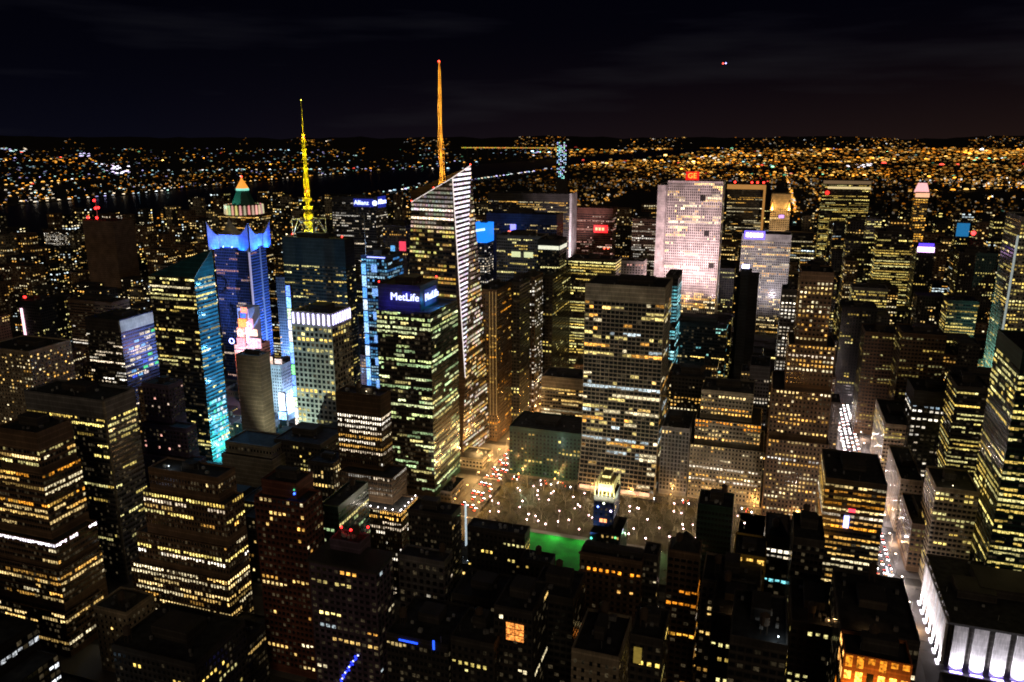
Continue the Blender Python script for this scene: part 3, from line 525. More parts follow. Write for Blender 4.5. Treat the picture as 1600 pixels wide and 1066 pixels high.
def lettering(root, text, loc, size, c, axis='S', name='sign_lettering', depth=.4, bold=.0):
    cu = bpy.data.curves.new(name, 'FONT'); cu.body = text; cu.size = size; cu.extrude = depth; cu.offset = bold * size
    cu.align_x = 'CENTER'; cu.align_y = 'CENTER'; cu.resolution_u = 3
    m = bpy.data.materials.get('letters_%s' % str(c))
    if not m:
        m, t, b = new_mat('letters_%s' % str(c)); b.inputs['Emission Color'].default_value = (*c, 1); b.inputs['Emission Strength'].default_value = 1; m.cycles.emission_sampling = 'NONE'
    cu.materials.append(m)
    me = bpy.data.meshes.new_from_object(bpy.data.objects.new('text', cu)); me.name = name
    o = bpy.data.objects.new(name, me); col.objects.link(o); o.parent = root['_p']
    o.location = Vector(loc) - root['_o']; o.rotation_euler = (R(90), 0, 0 if axis == 'S' else R(90)); return o

# crystal tower ------------------------------------------------------------------
root, ms = roots['BOA']
A0 = (-345.9, 688.0, 6.2); B0 = (-280.4, 688.0, -27.8); P1 = (-286.2, 692.0, 283.6); P0 = (-333.0, 700.0, 259.3)
P2 = (-287.5, 742.0, 293.1); P3 = (-275.7, 690.0, 89.4); C0 = (-271.6, 762.0, -40.1); PB = (-319.1, 760.0, 290.2); PA = (-363.4, 760.0, 264.7)
V = Vector
a0 = V((A0[0], 688, 0)); b0 = V((B0[0], 688, 0)); c0 = V((C0[0], 762, 0)); d0 = V((A0[0], 765, 0))
p0, p1, p2, p3, pb = map(V, (P0, P1, P2, P3, PB)); pa = V(PA)
mb = MB(); mb.poly([a0, b0, p3, p1, p0]); mb.poly([p3, p2, p1]); mb.poly([b0, c0, p2, p3]); mb.poly([d0, a0, p0, pa]); mb.poly([c0, d0, pa, p2])
mb.build('wall', WM['bronze'], root)
mb = MB(); mb.poly([p0 - V((0, 0, 12)), p1 - V((0, 0, 12)), p2 - V((0, 0, 12)), pa - V((0, 0, 12))]); mb.build('roof', M_roof, root)
def face_rows(root, bl, br, tr, tl, fn, off, fh=4.1, hf=.5, bw=2.4, wf=.86, seed=1, zmin=None, name='window_row'):
    rnd = random.Random(seed); n_ = (br - bl).cross(tl - bl) if (br - bl).length > 1 else (tr - bl).cross(tl - bl)
    n_.normalize(); zt = max(tl.z, tr.z); z = (zmin if zmin is not None else min(bl.z, br.z)) + .5; r = 0
    def edge(p, q, z):
        if abs(q.z - p.z) < 1e-6: return p
        t = (z - p.z) / (q.z - p.z); return p.lerp(q, t)
    rows = []
    while z < zt - fh: rows.append(z); z += fh
    for k, z in enumerate(reversed(rows)):
        zm = z + fh * hf * .5 + fh * .3
        L = edge(bl, tl, zm) if zm <= tl.z else edge(tl, tr, zm)
        Rr = edge(br, tr, zm) if zm <= tr.z else edge(tl, tr, zm)
        W = (Rr - L).length
        if W < 2: continue
        n = max(1, int(W / bw)); mb = MB(); d = (Rr - L) / n; prob, pal, gain, run = fn(k, z, rnd)
        if not (seen(L.lerp(Rr, .1), n_) or seen(L.lerp(Rr, .9), n_) or seen(L.lerp(Rr, .5), n_)): continue
        left = 0; on = False; base = PAL[pal][0]
        for i in range(n):
            if left <= 0: on = rnd.random() < prob; left = max(1, int(rnd.expovariate(1 / run) + .5)); base = rnd.choice(PAL[pal]); lev = math.exp(rnd.gauss(-.1, .35))
            left -= 1
            c = tuple(gain * lev * rnd.uniform(.8, 1.2) * x for x in base) if on else ((.03, .02, .01) if rnd.random() < .3 else (0, 0, 0))
            q = [L + d * (i + .5 - wf / 2), L + d * (i + .5 + wf / 2)]
            lo = V((0, 0, -fh * hf / 2)); mb.poly([q[0] + lo + n_ * off, q[1] + lo + n_ * off, q[1] - lo + n_ * off, q[0] - lo + n_ * off], c)
        mb.build(name, M_win, root)
def boa_front(k, z, rnd):
    if k < 7: return (.95, 'white', .34 if k % 2 else .2, 30)
    if k < 12: return (1, 'white', .95, 30) if k % 2 else (.5, 'white', .35, 10)
    if k in (23, 24): return (.97, 'amber', 1.0, 12)
    if k < 18: return (rnd.uniform(.3, .8), 'yel', .8, 2)
    return (rnd.uniform(.05, .55), 'yel', .8, 2)
face_rows(root, a0, b0, p1, p0, boa_front, .35, seed=4, bw=3.2)
def boa_white(k, z, rnd): return (1, 'hot', 1.5 if k % 1 == 0 else .6, 60)
face_rows(root, p3 + V((-.3, 0, 0)), p3, p2, p1, boa_white, .35, fh=4.35, hf=.46, wf=1.0, seed=5, zmin=p3.z + 2)
def boa_east(k, z, rnd): return (rnd.uniform(.2, .9), 'warm' if rnd.random() < .6 else 'white', .85, 2)
face_rows(root, b0, c0, p2, p3, boa_east, .35, seed=6, hf=.55)
mb = MB()
for q0, q1 in ((p0, p1), (p1, p2), (p1, p3)): mb.tube(q0, q1, .5, (1.0, .85, .8))
mb.build('edge_light', M_lamp, root)
for q, s_ in ((p0, .7), (p2, .8), (p0.lerp(p1, .55), .7)): beacon(root, (q.x, q.y, q.z + 1.2), s_, (7, .3, .15), 1)
sp = V((-311.5, 725.0, 268.0)); st = V((-310.8, 725.0, 389.7)); st.x = sp.x
def mast(root, base, top, r0, r1, mat, lampc, watt, lv, name='spire', sides=3):
    n = 22; mb = MB(); H = top.z - base.z; core = MB()
    def ring(k):
        t = k / n; r = (r0 * (1 - t) + r1 * t) * (1 - .25 * math.sin(t * 9) ** 2 * (t < .75)); a = k * .12
        return [V((base.x + r * math.cos(2 * math.pi * (i / sides) + a), base.y + r * math.sin(2 * math.pi * (i / sides) + a), base.z + H * t)) for i in range(sides)]
    for k in range(n):
        A, B = ring(k), ring(k + 1)
        for i in range(sides):
            mb.tube(A[i], B[i], .32); mb.tube(A[i], B[(i + 1) % sides], .2); mb.tube(A[i], A[(i + 1) % sides], .2)
    sp_o = mb.build(name, mat, root)
    core.tube(base, top, r0 * .42, n=8, r2=r1 * .5); c_ = core.build('spire_core', mat, root)
    for k in range(lv):
        t = (k + .35) / lv; z = base.z + H * t
        for a in (-2.2, -.6): point((base.x + 7.5 * math.cos(a), base.y + 7.5 * math.sin(a), z), watt, lampc, .12)
mast(root, sp, st, 4.6, .7, M_gold, (1, .68, .20), 2900, 8)
beacon(root, (st.x, st.y, st.z + .5), 1.1, (9, .4, .2), 1)

# green glass tower: sign crown ------------------------------------------------------------------
root, ms = roots['MET']; x0, x1, y0, y1, h = ms[0][:5]
q0 = (-310.6, 600.0, 195.6); q1 = (-283.3, 600.0, 176.4)
sp1 = box_part('sign_panel', M_sign_glow, root, q0[0] + 9, x1 - 9, y0 - .8, y0 - .1, q1[2] + 9, h - 5.5, (.004, .004, .22))
lettering(sub(bpy.context.scene.objects[sp1.name], root), 'MetLife', (-299.0, 608.0, 184.6), 9.2, (1.3, 1.4, 2.6)).location.y = y0 - 1.6 - root['_o'].y
box_part('sign_panel', M_sign_glow, root, x1 + .1, x1 + .8, y0 + 8, y1 - 6, h - 20, h - 5, (.004, .006, .10))
lettering(root, 'MetLife', (x1 + 1.4, (y0 + y1) / 2 + 2, h - 12), 9.5, (1.1, 1.2, 2.4), 'E')
beacon(root, (x1 - 1, y1 - 1, h + 2)); beacon(root, (x0 + 1, y0 + 1, h + 1.5), .7)
X0, X1, Y0, Y1, H1 = ms[1][:5]
point((x1 + 12, (Y0 + Y1) / 2 - 6, H1 + 5), 12000, (.05, .35, 1), .3)
point((x0 + 12, y0 - 9, H1 + 6), 6000, (.05, .05, 1), .2); point((x1 - 8, y0 - 9, H1 + 6), 6000, (.05, .05, 1), .2)

# antenna tower ------------------------------------------------------------------
root, ms = roots['CN']; x0, x1, y0, y1, h = ms[0][:5]
ab = V((-497.4, 775.0, 213.6)); at_ = V((-496.9, 775.0, 358.7)); at_.x = ab.x; ab.z = h - 1
mast(root, ab, ab.lerp(at_, .47), 4.2, 2.4, M_yel, (1, .86, .06), 3400, 5, 'antenna_mast', 4)
mb = MB(); mid = ab.lerp(at_, .47); up_ = ab.lerp(at_, .76)
mb.tube(mid, up_, 2.3, n=8, r2=1.9); mb.tube(up_, ab.lerp(at_, .9), .9, n=6, r2=.7); mb.tube(ab.lerp(at_, .9), at_, .5, n=6, r2=.3)
for t in (.02, .08, .14, .2, .26): p = ab.lerp(at_, t); mb.prism(p.x, p.y, 5.6, 5.6, p.z, p.z + 3.2, 8)
for t in (.3, .36, .42, .5, .57, .64, .7): p = ab.lerp(at_, t); mb.prism(p.x, p.y, 3.1, 3.1, p.z, p.z + 2.2, 8)
mb.build('antenna_drum', M_yel, root)
for t in (.5, .62, .74, .86):
    p = ab.lerp(at_, t)
    for a in (-2.2, -.6): point((p.x + 7 * math.cos(a), p.y + 7 * math.sin(a), p.z), 2300, (1, .86, .06), .12)
for t in (.74, .34): p = ab.lerp(at_, t); beacon(root, (p.x + 2, p.y - 3, p.z), 1.2)
beacon(root, (at_.x, at_.y, at_.z + 1), .6, (5, 4.5, .5), 1)
mb = MB(); w = 13.5; hh = 18
cs = [V((ab.x + sx * w, ab.y + sy * w, h - 1)) for sx, sy in ((-1, -1), (1, -1), (1, 1), (-1, 1))]
for i in range(4):
    p, q = cs[i], cs[(i + 1) % 4]; U = V((0, 0, hh)); m_ = (p + q) / 2
    mb.tube(p, p + U, .55); mb.tube(p + U, q + U, .5); mb.tube(p, m_ + U, .35); mb.tube(q, m_ + U, .35)
mb.build('roof_truss', M_steel, root)
for sx in (-1, 1): point((ab.x + sx * 10, ab.y - 9, h + 7), 3500, (.6, .85, 1), .3)
for c_ in cs[:2]: beacon(root, (c_.x, c_.y - 1, h + 1), .8)
beacon(root, (x1 - 4, y0 + 2, h + 2.5), 1.0)

# blue finned tower ------------------------------------------------------------------
root, ms = roots['ASTOR']; x0, x1, y0, y1, h = ms[0][:5]; x0 += 1
mb = MB(); T = 3
for xa, xb, ya, yb_ in ((x0 - T, x1 + T, y0 - T, y0 - .6), (x0 - T, x1 + T, y1 + .6, y1 + T), (x0 - T, x0 - .6, y0, y1), (x1 + .6, x1 + T, y0, y1)):
    mb.box(xa, xb, ya, yb_, h - 5, h + 11, bottom=True)
mb.build('crown_band', WM['white'], root)
for (cx, cy) in ((x0, y0), (x1, y0), (x1, y1), (x0, y1)):
    mb = MB(); sx = 1 if cx == x0 else -1; sy = 1 if cy == y0 else -1; ox, oy = cx - sx * 6, cy - sy * 6
    pts = [(0, -10), (0, 27), (7, 18), (13, 12), (17, 10), (17, -7)]
    for ax in (0, 1):
        f = [(ox + (sx * u if ax == 0 else 0), oy + (sy * u if ax else 0), h + v) for u, v in pts]
        g_ = [(p[0] + (1.2 * sx if ax else 0), p[1] + (0 if ax else 1.2 * sy), p[2]) for p in f]
        mb.poly(f); mb.poly(g_[::-1])
        for i in range(len(f)): mb.poly([f[i], f[(i + 1) % 6], g_[(i + 1) % 6], g_[i]])
    mb.build('crown_fin', WM['white'], root)
for i in range(5): spot((x0 + (x1 - x0) * (i + .5) / 5, y0 - 15, h - 12), (x0 + (x1 - x0) * (i + .5) / 5, y0 - 2, h + 10), 60000, (.0, .07, 1), 90)
for i in range(4): spot((x1 + 15, y0 + (y1 - y0) * (i + .5) / 4, h - 12), (x1 + 2, y0 + (y1 - y0) * (i + .5) / 4, h + 10), 60000, (.0, .07, 1), 90)
for i in range(4): mb = MB(); mb.ball(x0 + (x1 - x0) * (i + .3) / 4, y0 - 4.6, h - 4.5, .9, (2, 4, 9)); mb.build('crown_lamp', M_lamp, root)
mb = MB(); mb.box(x1 - 1.2, x1 + .8, y0 - .8, y0 + 1, 0, h - 4, (.34, .30, .46)); mb.box(x1 - .2, x1 + .5, y1 - 14, y1 - 11, 0, h - 4, (.05, .07, .22)); mb.build('glowing_corner_strip', M_sign_glow, root)  # pale line at the corner and a blue stripe, both emissive
spot((x1 + 60, y0 - 120, 60), (x1, y0 + 10, 130), 1700000, (.18, .34, 1), 60)
spot((x1 + 60, y0 - 10, 25), (x1, y0 + 30, 100), 3000000, (.18, .4, 1), 90)

rs0 = random.Random(12)
# pyramid tower ------------------------------------------------------------------
root, ms = roots['WORLD']; x0, x1, y0, y1, h = ms[0][:5]; cx = (x0 + x1) / 2; cy = (y0 + y1) / 2
t0 = (-940.9, 1230.0, 197.5)[2]; t1 = (-938.1, 1230.0, 224.4)[2]; t2 = (-944.0, 1230.0, 247.4)[2]
sy_ = (y1 - y0) / 2
mb = MB(); rr = 34
mb.prism(cx, cy, rr * .97, rr * .97, h - 2, t0, 16); mb.build('drum_wall', WM['stone'], root); mb = MB()
for k in range(28):
    a = 2 * math.pi * k / 28; mb.prism(cx + rr * math.cos(a), cy + rr * math.sin(a), 2.3, 1.6, h - 1, t0 + 1, 6, tuple(rs0.uniform(.5, 1.3) * e for e in (.85, .56, .33)))
mb.build('lit_colonnade', M_sign_glow, root)
mb = MB(); mb.prism(cx, cy, rr * .66, rr * .32, t0 + 1, t1, 8, ph=.5); mb.build('copper_roof', M_copper, root)
mb = MB(); mb.prism(cx, cy, rr * .34, .4, t1 + 4, t2, 4, (1.15, .40, .05), ph=.5); mb.build('glass_pyramid', M_sign_glow, root)
mb = MB(); mb.prism(cx, cy, rr * .36, rr * .35, t1, t1 + 4, 8, (.3, .9, .7), ph=.5); mb.build('lantern_ring', M_sign_glow, root)
spot((cx - 40, cy - 60, h + 10), (cx, cy, t1), 120000, (.3, 1, .85), 60); beacon(root, (cx, cy, t2 + 2), 2, (9, .4, .2), 2)

# white lamp crown ------------------------------------------------------------------
root, ms = roots['CROWN']; x0, x1, y0, y1, h = ms[0][:5]
for i in range(8):
    X = x0 + (x1 - x0) * (i + .5) / 8; box_part('crown_lamp', M_sign_glow, root, X - .8, X + .8, y0 - .9, y0 - .2, h - 12, h - 1.5, (2.6, 2.3, 4.2))
for i in range(8):
    Y = y0 + (y1 - y0) * (i + .5) / 8; box_part('crown_lamp', M_sign_glow, root, x1 + .2, x1 + .9, Y - .7, Y + .7, h - 11.5, h - 1.5, (2.2, 2.0, 3.6))
spot((x0 + 10, y0 - 70, 25), (x0 + 22, y0, 80), 260000, (.75, .95, .75), 100)  # added spot that brightens the grid wall

# billboards round the square ------------------------------------------------------------------
def panel(root, name, x0, x1, y, z0, z1, c, t=.8): return box_part(name, M_screen, root, x0, x1, y - t, y, z0, z1, c)
root, ms = roots['SIGN']; x0, x1, y0, y1, h = ms[0][:5]; rs = random.Random(5)
for (u0, v0, u1, v1, c) in ((372, 498, 386, 512, (2.6, .7, .08)), (388, 498, 396, 516, (1.5, .6, .9)), (370, 512, 382, 527, (2.2, .8, .5)), (384, 514, 402, 526, (2.4, 1.3, .9)), (370, 528, 384, 544, (2.0, .55, .5)), (386, 528, 408, 545, (1.6, .8, 1.0)), (377, 480, 387, 489, (2.6, .6, .4)), (376, 489, 384, 497, (.1, .3, 2))):
    p = at(u0,v0,768); q = at(u1,v1,768)
    panel(root, 'billboard', p[0], q[0], 768 + rs.uniform(-1, 1), q[2], p[2], c)
p = (-583.7, 768.0, 124.3)
mb = MB()
for (u, v, r, c) in ((375, 520, 3.2, (3, 2.6, 2.4)), (390, 510, 3.0, (1.2, 2, 3)), (362, 533, 3.2, (2, 2, 6))):
    q = at(u,v,765)
    for k in range(12):
        a, b_ = 2 * math.pi * k / 12, 2 * math.pi * (k + 1) / 12
        mb.tube((q[0] + r * math.cos(a), 765, q[2] + r * math.sin(a)), (q[0] + r * math.cos(b_), 765, q[2] + r * math.sin(b_)), .5, c)
mb.build('neon_ring', M_lamp, root)
mb = MB(); mb.box(x0 + 6, x1 - 8, y0 + 4, y1 - 4, h - 1, (-585.6, 770.0, 120.6)[2]); mb.build('sign_scaffold', M_steel, root)
spot((x1 + 10, y0 - 40, h - 10), (x0 + 12, y0, h + 10), 60000, (1, .5, .6), 90)
root, ms = roots['BBT']; x0, x1, y0, y1, h = ms[0][:5]
cs_ = [(.3, .6, 2.5), (.6, 1.2, 2.2), (1.2, 1.6, 1), (.4, 1.8, .5), (1.6, 1.4, 1.2), (.5, 1.2, 2.4), (.4, .8, 3), (1.4, 1.5, 2.2)]
for i in range(14):
    z1 = h * (1 - i / 14) - 1; panel(root, 'led_panel', x0 + .4, x1 - .4, y0 - .1, z1 - h / 14 + 1.2, z1, cs_[(i * 5) % 8])
root, ms = roots['paleb'] if 'paleb' in roots else roots['narrow pale blue lit stone building beside the brown windowless tower']; x0, x1, y0, y1, h = ms[0][:5]
for dx in (3, 16): spot((x0 + dx, y0 - 20, 4), (x0 + dx, y0, h * .7), 90000, (.6, .7, 1), 130)
box_part('roof_sign', M_screen, root, x0 + 1, x0 + 8, y0 + 1, y0 + 2, h, h + 9, (1.3, .9, .7)); box_part('roof_sign', M_screen, root, x0 + 9, x1 - 1, y0 + 4, y0 + 5, h, h + 6, (1.2, .95, .9))
for (u0, v0, u1, v1, Y, c, lab) in ((436, 614, 446, 643, 700, (4.5, 4.8, 5), 'blazing white screen on the square, low between the pale blue building and the rainbow strip'),
                                 (436, 643, 448, 656, 690, (.9, 1.8, 3.4), 'small blue screen below the blazing white screen'),
                                 (552, 498, 560, 545, 790, (2.2, .35, .35), 'tall red and white billboard on the corner of the blue screen tower'),
                                 (553, 545, 560, 580, 790, (1.6, .7, 1.2), 'pink billboard under the tall red one beside the blue screen tower')):
    p = at(u0,v0,Y); q = at(u1,v1,Y)
    e = empty('billboard', ((p[0] + q[0]) / 2, Y, 0), lab, 'billboard', 'billboards round the square'); r_ = H_(e)
    box_part('screen', M_screen, r_, p[0], q[0], Y - 1, Y, q[2], p[2], c)
    mb = MB(); mb.box(p[0], q[0], Y + .05, Y + 3, 0, p[2] + .5); mb.build('support', WM['dark'], r_)
for x_, y_, z_, w_, c_ in ((-505, 712, 8, 60000, (.5, .7, 1)), (-520, 760, 10, 90000, (.3, .55, 1)), (-505, 800, 10, 90000, (.4, .4, 1)), (-530, 700, 30, 60000, (.6, .8, 1)), (-600, 762, 60, 30000, (1, .45, .7)), (-470, 700, 8, 40000, (.6, .8, 1))): point((x_, y_, z_), w_, c_, .4)  # added point lights spread the blue screen glow over the facades
root, ms = roots['BLUET']; x0, x1, y0, y1, h = ms[0][:5]
for i in range(11):
    z1 = h - 10 - i * 14; c = [(.25, .7, 1.5), (.5, .9, 1.5), (.15, .5, 1.4), (.9, 1.1, 1.4)][i % 4]
    panel(root, 'led_column', x0 + .5, x0 + 5.5, y0 - .2, z1 - 12, z1, c)
    if i % 2 == 0: panel(root, 'led_column', x0 + 13, x0 + 20, y0 - .2, z1 - 9, z1, (.25, .5, 1.1))
box_part('crown_light', M_lamp, root, x0 + 8, x1 - 2, y0 - .8, y0 - .1, h - 2.2, h - 1, (.9, 1.0, 3))
mb = MB(); mb.tube((x0 + 2, y0 + 8, h - 1), (x0 + 2, y0 + 8, h + 48), .5, n=5, r2=.2); mb.build('roof_mast', M_steel, root); point((x0 + 5, y0 - 4, h + 10), 6000, (.4, .6, 1), .3)
spot((x0 - 20, y0 - 60, 20), (x0 + 16, y0, 110), 1500000, (.1, .35, 1), 100)
p = (-495.6, 1000.0, 178.2); q = (-486.1, 1000.0, 165.0)
root, ms = roots['dark tower squeezed between the blue logo tower and the crystal tower']
box_part('red_sign', M_sign_glow, root, p[0], q[0], 997, 999, q[2], p[2], (1.0, .06, .12)); box_part('led_column', M_screen, root, ms[0][0] + 12, ms[0][0] + 18, 998, 999.5, (-502.6, 1000.0, 129.3)[2], (-500.9, 1000.0, 171.6)[2], (.15, .5, 1))

# glass tower by the square: slanting roof, coloured side ------------------------------------------------------------------
root, ms = roots['EY']; x0, x1, y0, y1, h = ms[0][:5]
hp = (-510.5, 625.0, 215.3)[2]; z1_ = h - .6
mb = MB(); a, b_, c, d = (x0, y0, z1_), (x1, y0, z1_), (x1, y1, z1_), (x0, y1, z1_); e = (x1, y1, hp); f = (x0 + (x1 - x0) * .25, y1, z1_ + (hp - z1_) * .45)
mb.poly([a, b_, e, f]); mb.poly([b_, c, e]); mb.poly([a, f, d]); mb.poly([c, d, f, e]); mb.build('slanting_roof', WM['teal'], root)
mb = MB(); mb.tube((x1, y0, h), (x1, y1, hp), .35); mb.build('roof_edge', M_steel, root)
mb = MB()
for i in range(9):
    Y = y0 + 3 + i * (y1 - y0 - 6) / 9
    for k in range(12):
        z = 6 + k * 5.2
        if rs.random() < .55: mb.poly([(x1 + .3, Y, z), (x1 + .3, Y + 3.6, z), (x1 + .3, Y + 3.6, z + 3.2), (x1 + .3, Y, z + 3.2)], rs.choice([(.1, .9, .8), (.15, .6, 1.1), (.5, 1, 1.2), (.1, .8, .45), (.9, 1, 1.2)]))
mb.build('screen_and_reflection_glow', M_screen, root)  # screen lights and their cyan reflections in the glass, painted as glowing quads
for z_, w_, c_ in ((12, 80000, (.18, .95, .85)), (40, 42000, (.15, .6, .75)), (80, 24000, (.14, .45, .8)), (115, 24000, (.1, .45, .9)), (150, 20000, (.1, .42, .8)), (180, 16000, (.1, .42, .7))):
    for Y in (y0 + 12, y1 - 4): point((x1 + 17, Y, z_), w_, c_, .3)  # added point lights beside the wall tint it cyan and blue
root, ms = roots['TS11']; x0, x1, y0, y1, h = ms[0][:5]
mb = MB(); mb.box(x0 + (x1 - x0) * .97, x1 + .5, y0 - .4, y1, h - 14, h - 1); mb.build('roof_screen', WM['pale'], root)
spot((x1 + 45, y0 + 30, h - 60), (x1, y0 + 45, h - 20), 230000, (.5, .65, 1), 110)
mb = MB()
for k in range(8):
    for i in range(8):
        if rs.random() < .6:
            Y = y0 + 8 + i * 9; z = h - 24 - k * 6.6; mb.poly([(x1 + .4, Y, z), (x1 + .4, Y + 7, z), (x1 + .4, Y + 7, z + 3), (x1 + .4, Y, z + 3)], rs.choice([(.05, .12, .9), (.1, .8, .3), (.7, .6, .6), (.9, .75, .5), (.2, .5, .9), (.7, .6, .5)]))
mb.build('screen_and_reflection_glow', M_screen, root)  # coloured sign reflections in the glass, painted as glowing quads

# logo signs on far towers ------------------------------------------------------------------
root, ms = roots['ALZ']; x0, x1, y0, y1, h = ms[0][:5]; p = (-599.1, 1090.0, 222.5); q = (-580.9, 1110.0, 221.4)
box_part('sign_panel', M_sign_glow, root, p[0] - 18, x1 - 3, y0 - 1, y0 - .2, p[2] - 6, p[2] + 6, (.01, .02, .30))
lettering(root, 'Allianz', (p[0] - 4, y0 - 1.8, p[2]), 9.5, (1.3, 1.5, 3))
mb = MB(); mb.prism(0, 0, 4, 4, -.5, .5, 20, (1.6, 1.8, 3.4)); mb.v = [(p[0] + 19 + v[0], y0 - 1.6 + v[2], p[2] + v[1]) for v in mb.v]; mb.build('sign_emblem', M_lamp, root)
box_part('sign_panel', M_sign_glow, root, x1 + .2, x1 + 1, y0 + 8, y1 - 6, p[2] - 8, p[2] + 9, (.01, .02, .30)); lettering(root, 'Allianz', (x1 + 1.6, (y0 + y1) / 2, p[2] + 1), 10, (2, 2.4, 5), 'E')
root, ms = roots['BARC']; x0, x1, y0, y1, h = ms[0][:5]; z = (-406.8, 1080.0, 170.1)[2]
box_part('sign_box', M_sign_glow, root, x0 - 1, x1 + .8, y0 - 1.2, y1 * 1.0, z, h + .6, (.01, .30, 1.35))
mb = MB()
for i in range(9): mb.box(x0 + 2 + i * 2.1, x0 + 3.4 + i * 2.1, y0 - 1.9, y0 - 1.3, h - 12 + i * .35, h - 8.6 + i * .35, (1, 1.6, 2.2), bottom=True)
mb.build('sign_lettering', M_lamp, root)
root, ms = roots['REDS']; x0, x1, y0, y1, h = ms[0][:5]; p = (-303.3, 1398.0, 166.4); q = (-278.2, 1398.0, 153.4)
box_part('red_sign', M_sign_glow, root, p[0], q[0], y0 - 2, y0 - .3, q[2], p[2], (2.2, .04, .05))
mb = MB()
for i in range(3): mb.box(p[0] + 3 + i * 6, p[0] + 7 + i * 6, y0 - 3, y0 - 2.1, q[2] + 4, p[2] - 4, (3, .9, .4), bottom=True)
mb.build('sign_lettering', M_lamp, root)
for u in (941, 947): pp = at(u,397,1008); beacon(roots['YG'][0], (pp[0], 1020, pp[2] + 6), 1.3, (6, .5, .25), 5)
root, ms = roots['INTL']; x0, x1, y0, y1, h = ms[0][:5]; p = (-22.5, 1328.0, 166.5)
box_part('sign_panel', M_sign_glow, root, p[0] - 16, p[0] + 16, y0 - 1.4, y0 - .3, p[2] - 6, p[2] + 7, (.3, .2, 2.0))
mb = MB()
for i in range(5): mb.box(p[0] - 13 + i * 5.4, p[0] - 9 + i * 5.4, y0 - 2.4, y0 - 1.5, p[2] - 2.5, p[2] + 3.5, (6, 5, 9), bottom=True)
mb.build('sign_lettering', M_lamp, root)
p = (21.4, 1290.0, 38.5); spot((p[0], 1290, p[2] - 30), (p[0] - 10, 1330, p[2] + 10), 70000, (.75, .72, 1), 110)
for dx in (15, 55): spot((x0 + dx, y0 - 110, 50), (x0 + dx, y0, 120), 330000, (.86, .74, .85), 90, 1)
root, ms = roots['WLAMP']; x0, x1, y0, y1, h = ms[1][:5]; mb = MB(); mb.box(x0 + 1, x1 - 1, y0 - .6, y0 + 3, h - 1, h + 3, (5, 5, 9)); mb.build('roof_lamp', M_lamp, root)
root, ms = roots['VIO']; x0, x1, y0, y1, h = ms[0][:5]
box_part('roof_sign', M_sign_glow, root, x0, x1 - 1, y0 - 1, y0, h - 8, h - 1, (3.2, 1.8, 3.6)); box_part('roof_sign', M_sign_glow, root, x0 + 1, x1 - 2, y0 - 1, y0, h, h + 4, (.2, .1, 1.6))
root, ms = roots['CYP']; x0, x1, y0, y1, h = ms[0][:5]; box_part('roof_panel', M_sign_glow, root, x0, x1, y0 - 1, y0, h - 24, h - 1, (.01, .16, .38)); beacon(root, (x1 + 8, y0 + 3, h - 18), 4, (5, .2, .2), 8)
root, ms = roots['PINKC']; x0, x1, y0, y1, h = ms[0][:5]
mb = MB(); mb.prism((x0 + x1) / 2, (y0 + y1) / 2, 12, 7, h - 1, h + 14, 8, (1.3, .6, .6)); mb.build('lit_crown', M_sign_glow, root)  # pink floodlight on the crown painted as emission
box_part('lit_crown_band', M_sign_glow, root, x0 - 1, x1 + 1, y0 - 1, y0 - .2, h - 9, h - 2, (1.2, .6, .35))
root, ms = roots['LAMP2']; x0, x1, y0, y1, h = ms[0][:5]
for X in (x0 + 3, x1 - 3): mb = MB(); mb.prism(X, y0 - 3, 4, .6, h - 34, h - 18, 6, (2.4, .9, .12)); mb.build('shoulder_lamp', M_lamp, root); point((X, y0 - 10, h - 30), 30000, (1, .5, .12), .4)
box_part('small_sign', M_lamp, root, x0 + 18, x0 + 28, y0 - 1, y0 - .2, h - 50, h - 44, (.6, .3, 2.2))
spot((x0 + 18, y0 - 60, 60), (x0 + 18, y0, 150), 700000, (1, .62, .3), 80)
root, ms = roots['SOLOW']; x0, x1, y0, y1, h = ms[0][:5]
for nm, bx in (('painted_glow_frame', (x0 - 2, x1 + 2, y0 - 1.5, y0 - .2, h - 11, h - 1)), ('painted_glow_frame', (x1 - 3, x1 + 2, y0 - 1.5, y0 - .25, h - 110, h - 11.1))): box_part(nm, M_sign_glow, root, *bx, (.42, .19, .045))  # orange lamplight on the stone edges painted as emission
for X in (x0 + 14, x0 + 50, x0 + 62, x1 - 4): beacon(root, (X, y0 + 3, h + 4), 2.6, (5, .15, .1), 5)
root, ms = roots['GM']; x0, x1, y0, y1, h = ms[0][:5]; box_part('lit_top_band', M_sign_glow, root, x0, x1, y0 - 1, y0 - .2, h - 8, h - 1, (.16, .10, .05)); box_part('lit_top_band', M_sign_glow, root, x0 + 10, x1, y0 - 1, y0 - .2, h - 19, h - 14, (.8, .62, .3)); beacon(root, (x0 + 10, y0 - 3, h - 28), 5, (2, .05, .04), 6)
root, ms = roots['PANEL']; x0, x1, y0, y1, h = ms[0][:5]
for a_ in (.34, .62): box_part('lit_panel', M_sign_glow, root, x0 + (x1 - x0) * a_, x0 + (x1 - x0) * (a_ + .2), y0 - .9, y0 - .2, h - 28, h - 21, (.75, .8, .42))
root, ms = roots['BAND']; x0, x1, y0, y1, h = ms[0][:5]; z = (-258.2, 930.0, 188.3)[2]
box_part('lit_band', M_sign_glow, root, x0 + .3, x1 - .3, y0 - .9, y0 - .2, z - 2.3, z + 2.3, (.95, .95, .72)); box_part('lit_band', M_sign_glow, root, x1 + .2, x1 + .9, y0 + 1, y1 - 1, z - 2.3, z + 2.3, (.8, .8, .62))
root, ms = roots['DBS']; x0, x1, y0, y1, h = ms[0][:5]; p = (-386.1, 1168.0, 181.2)
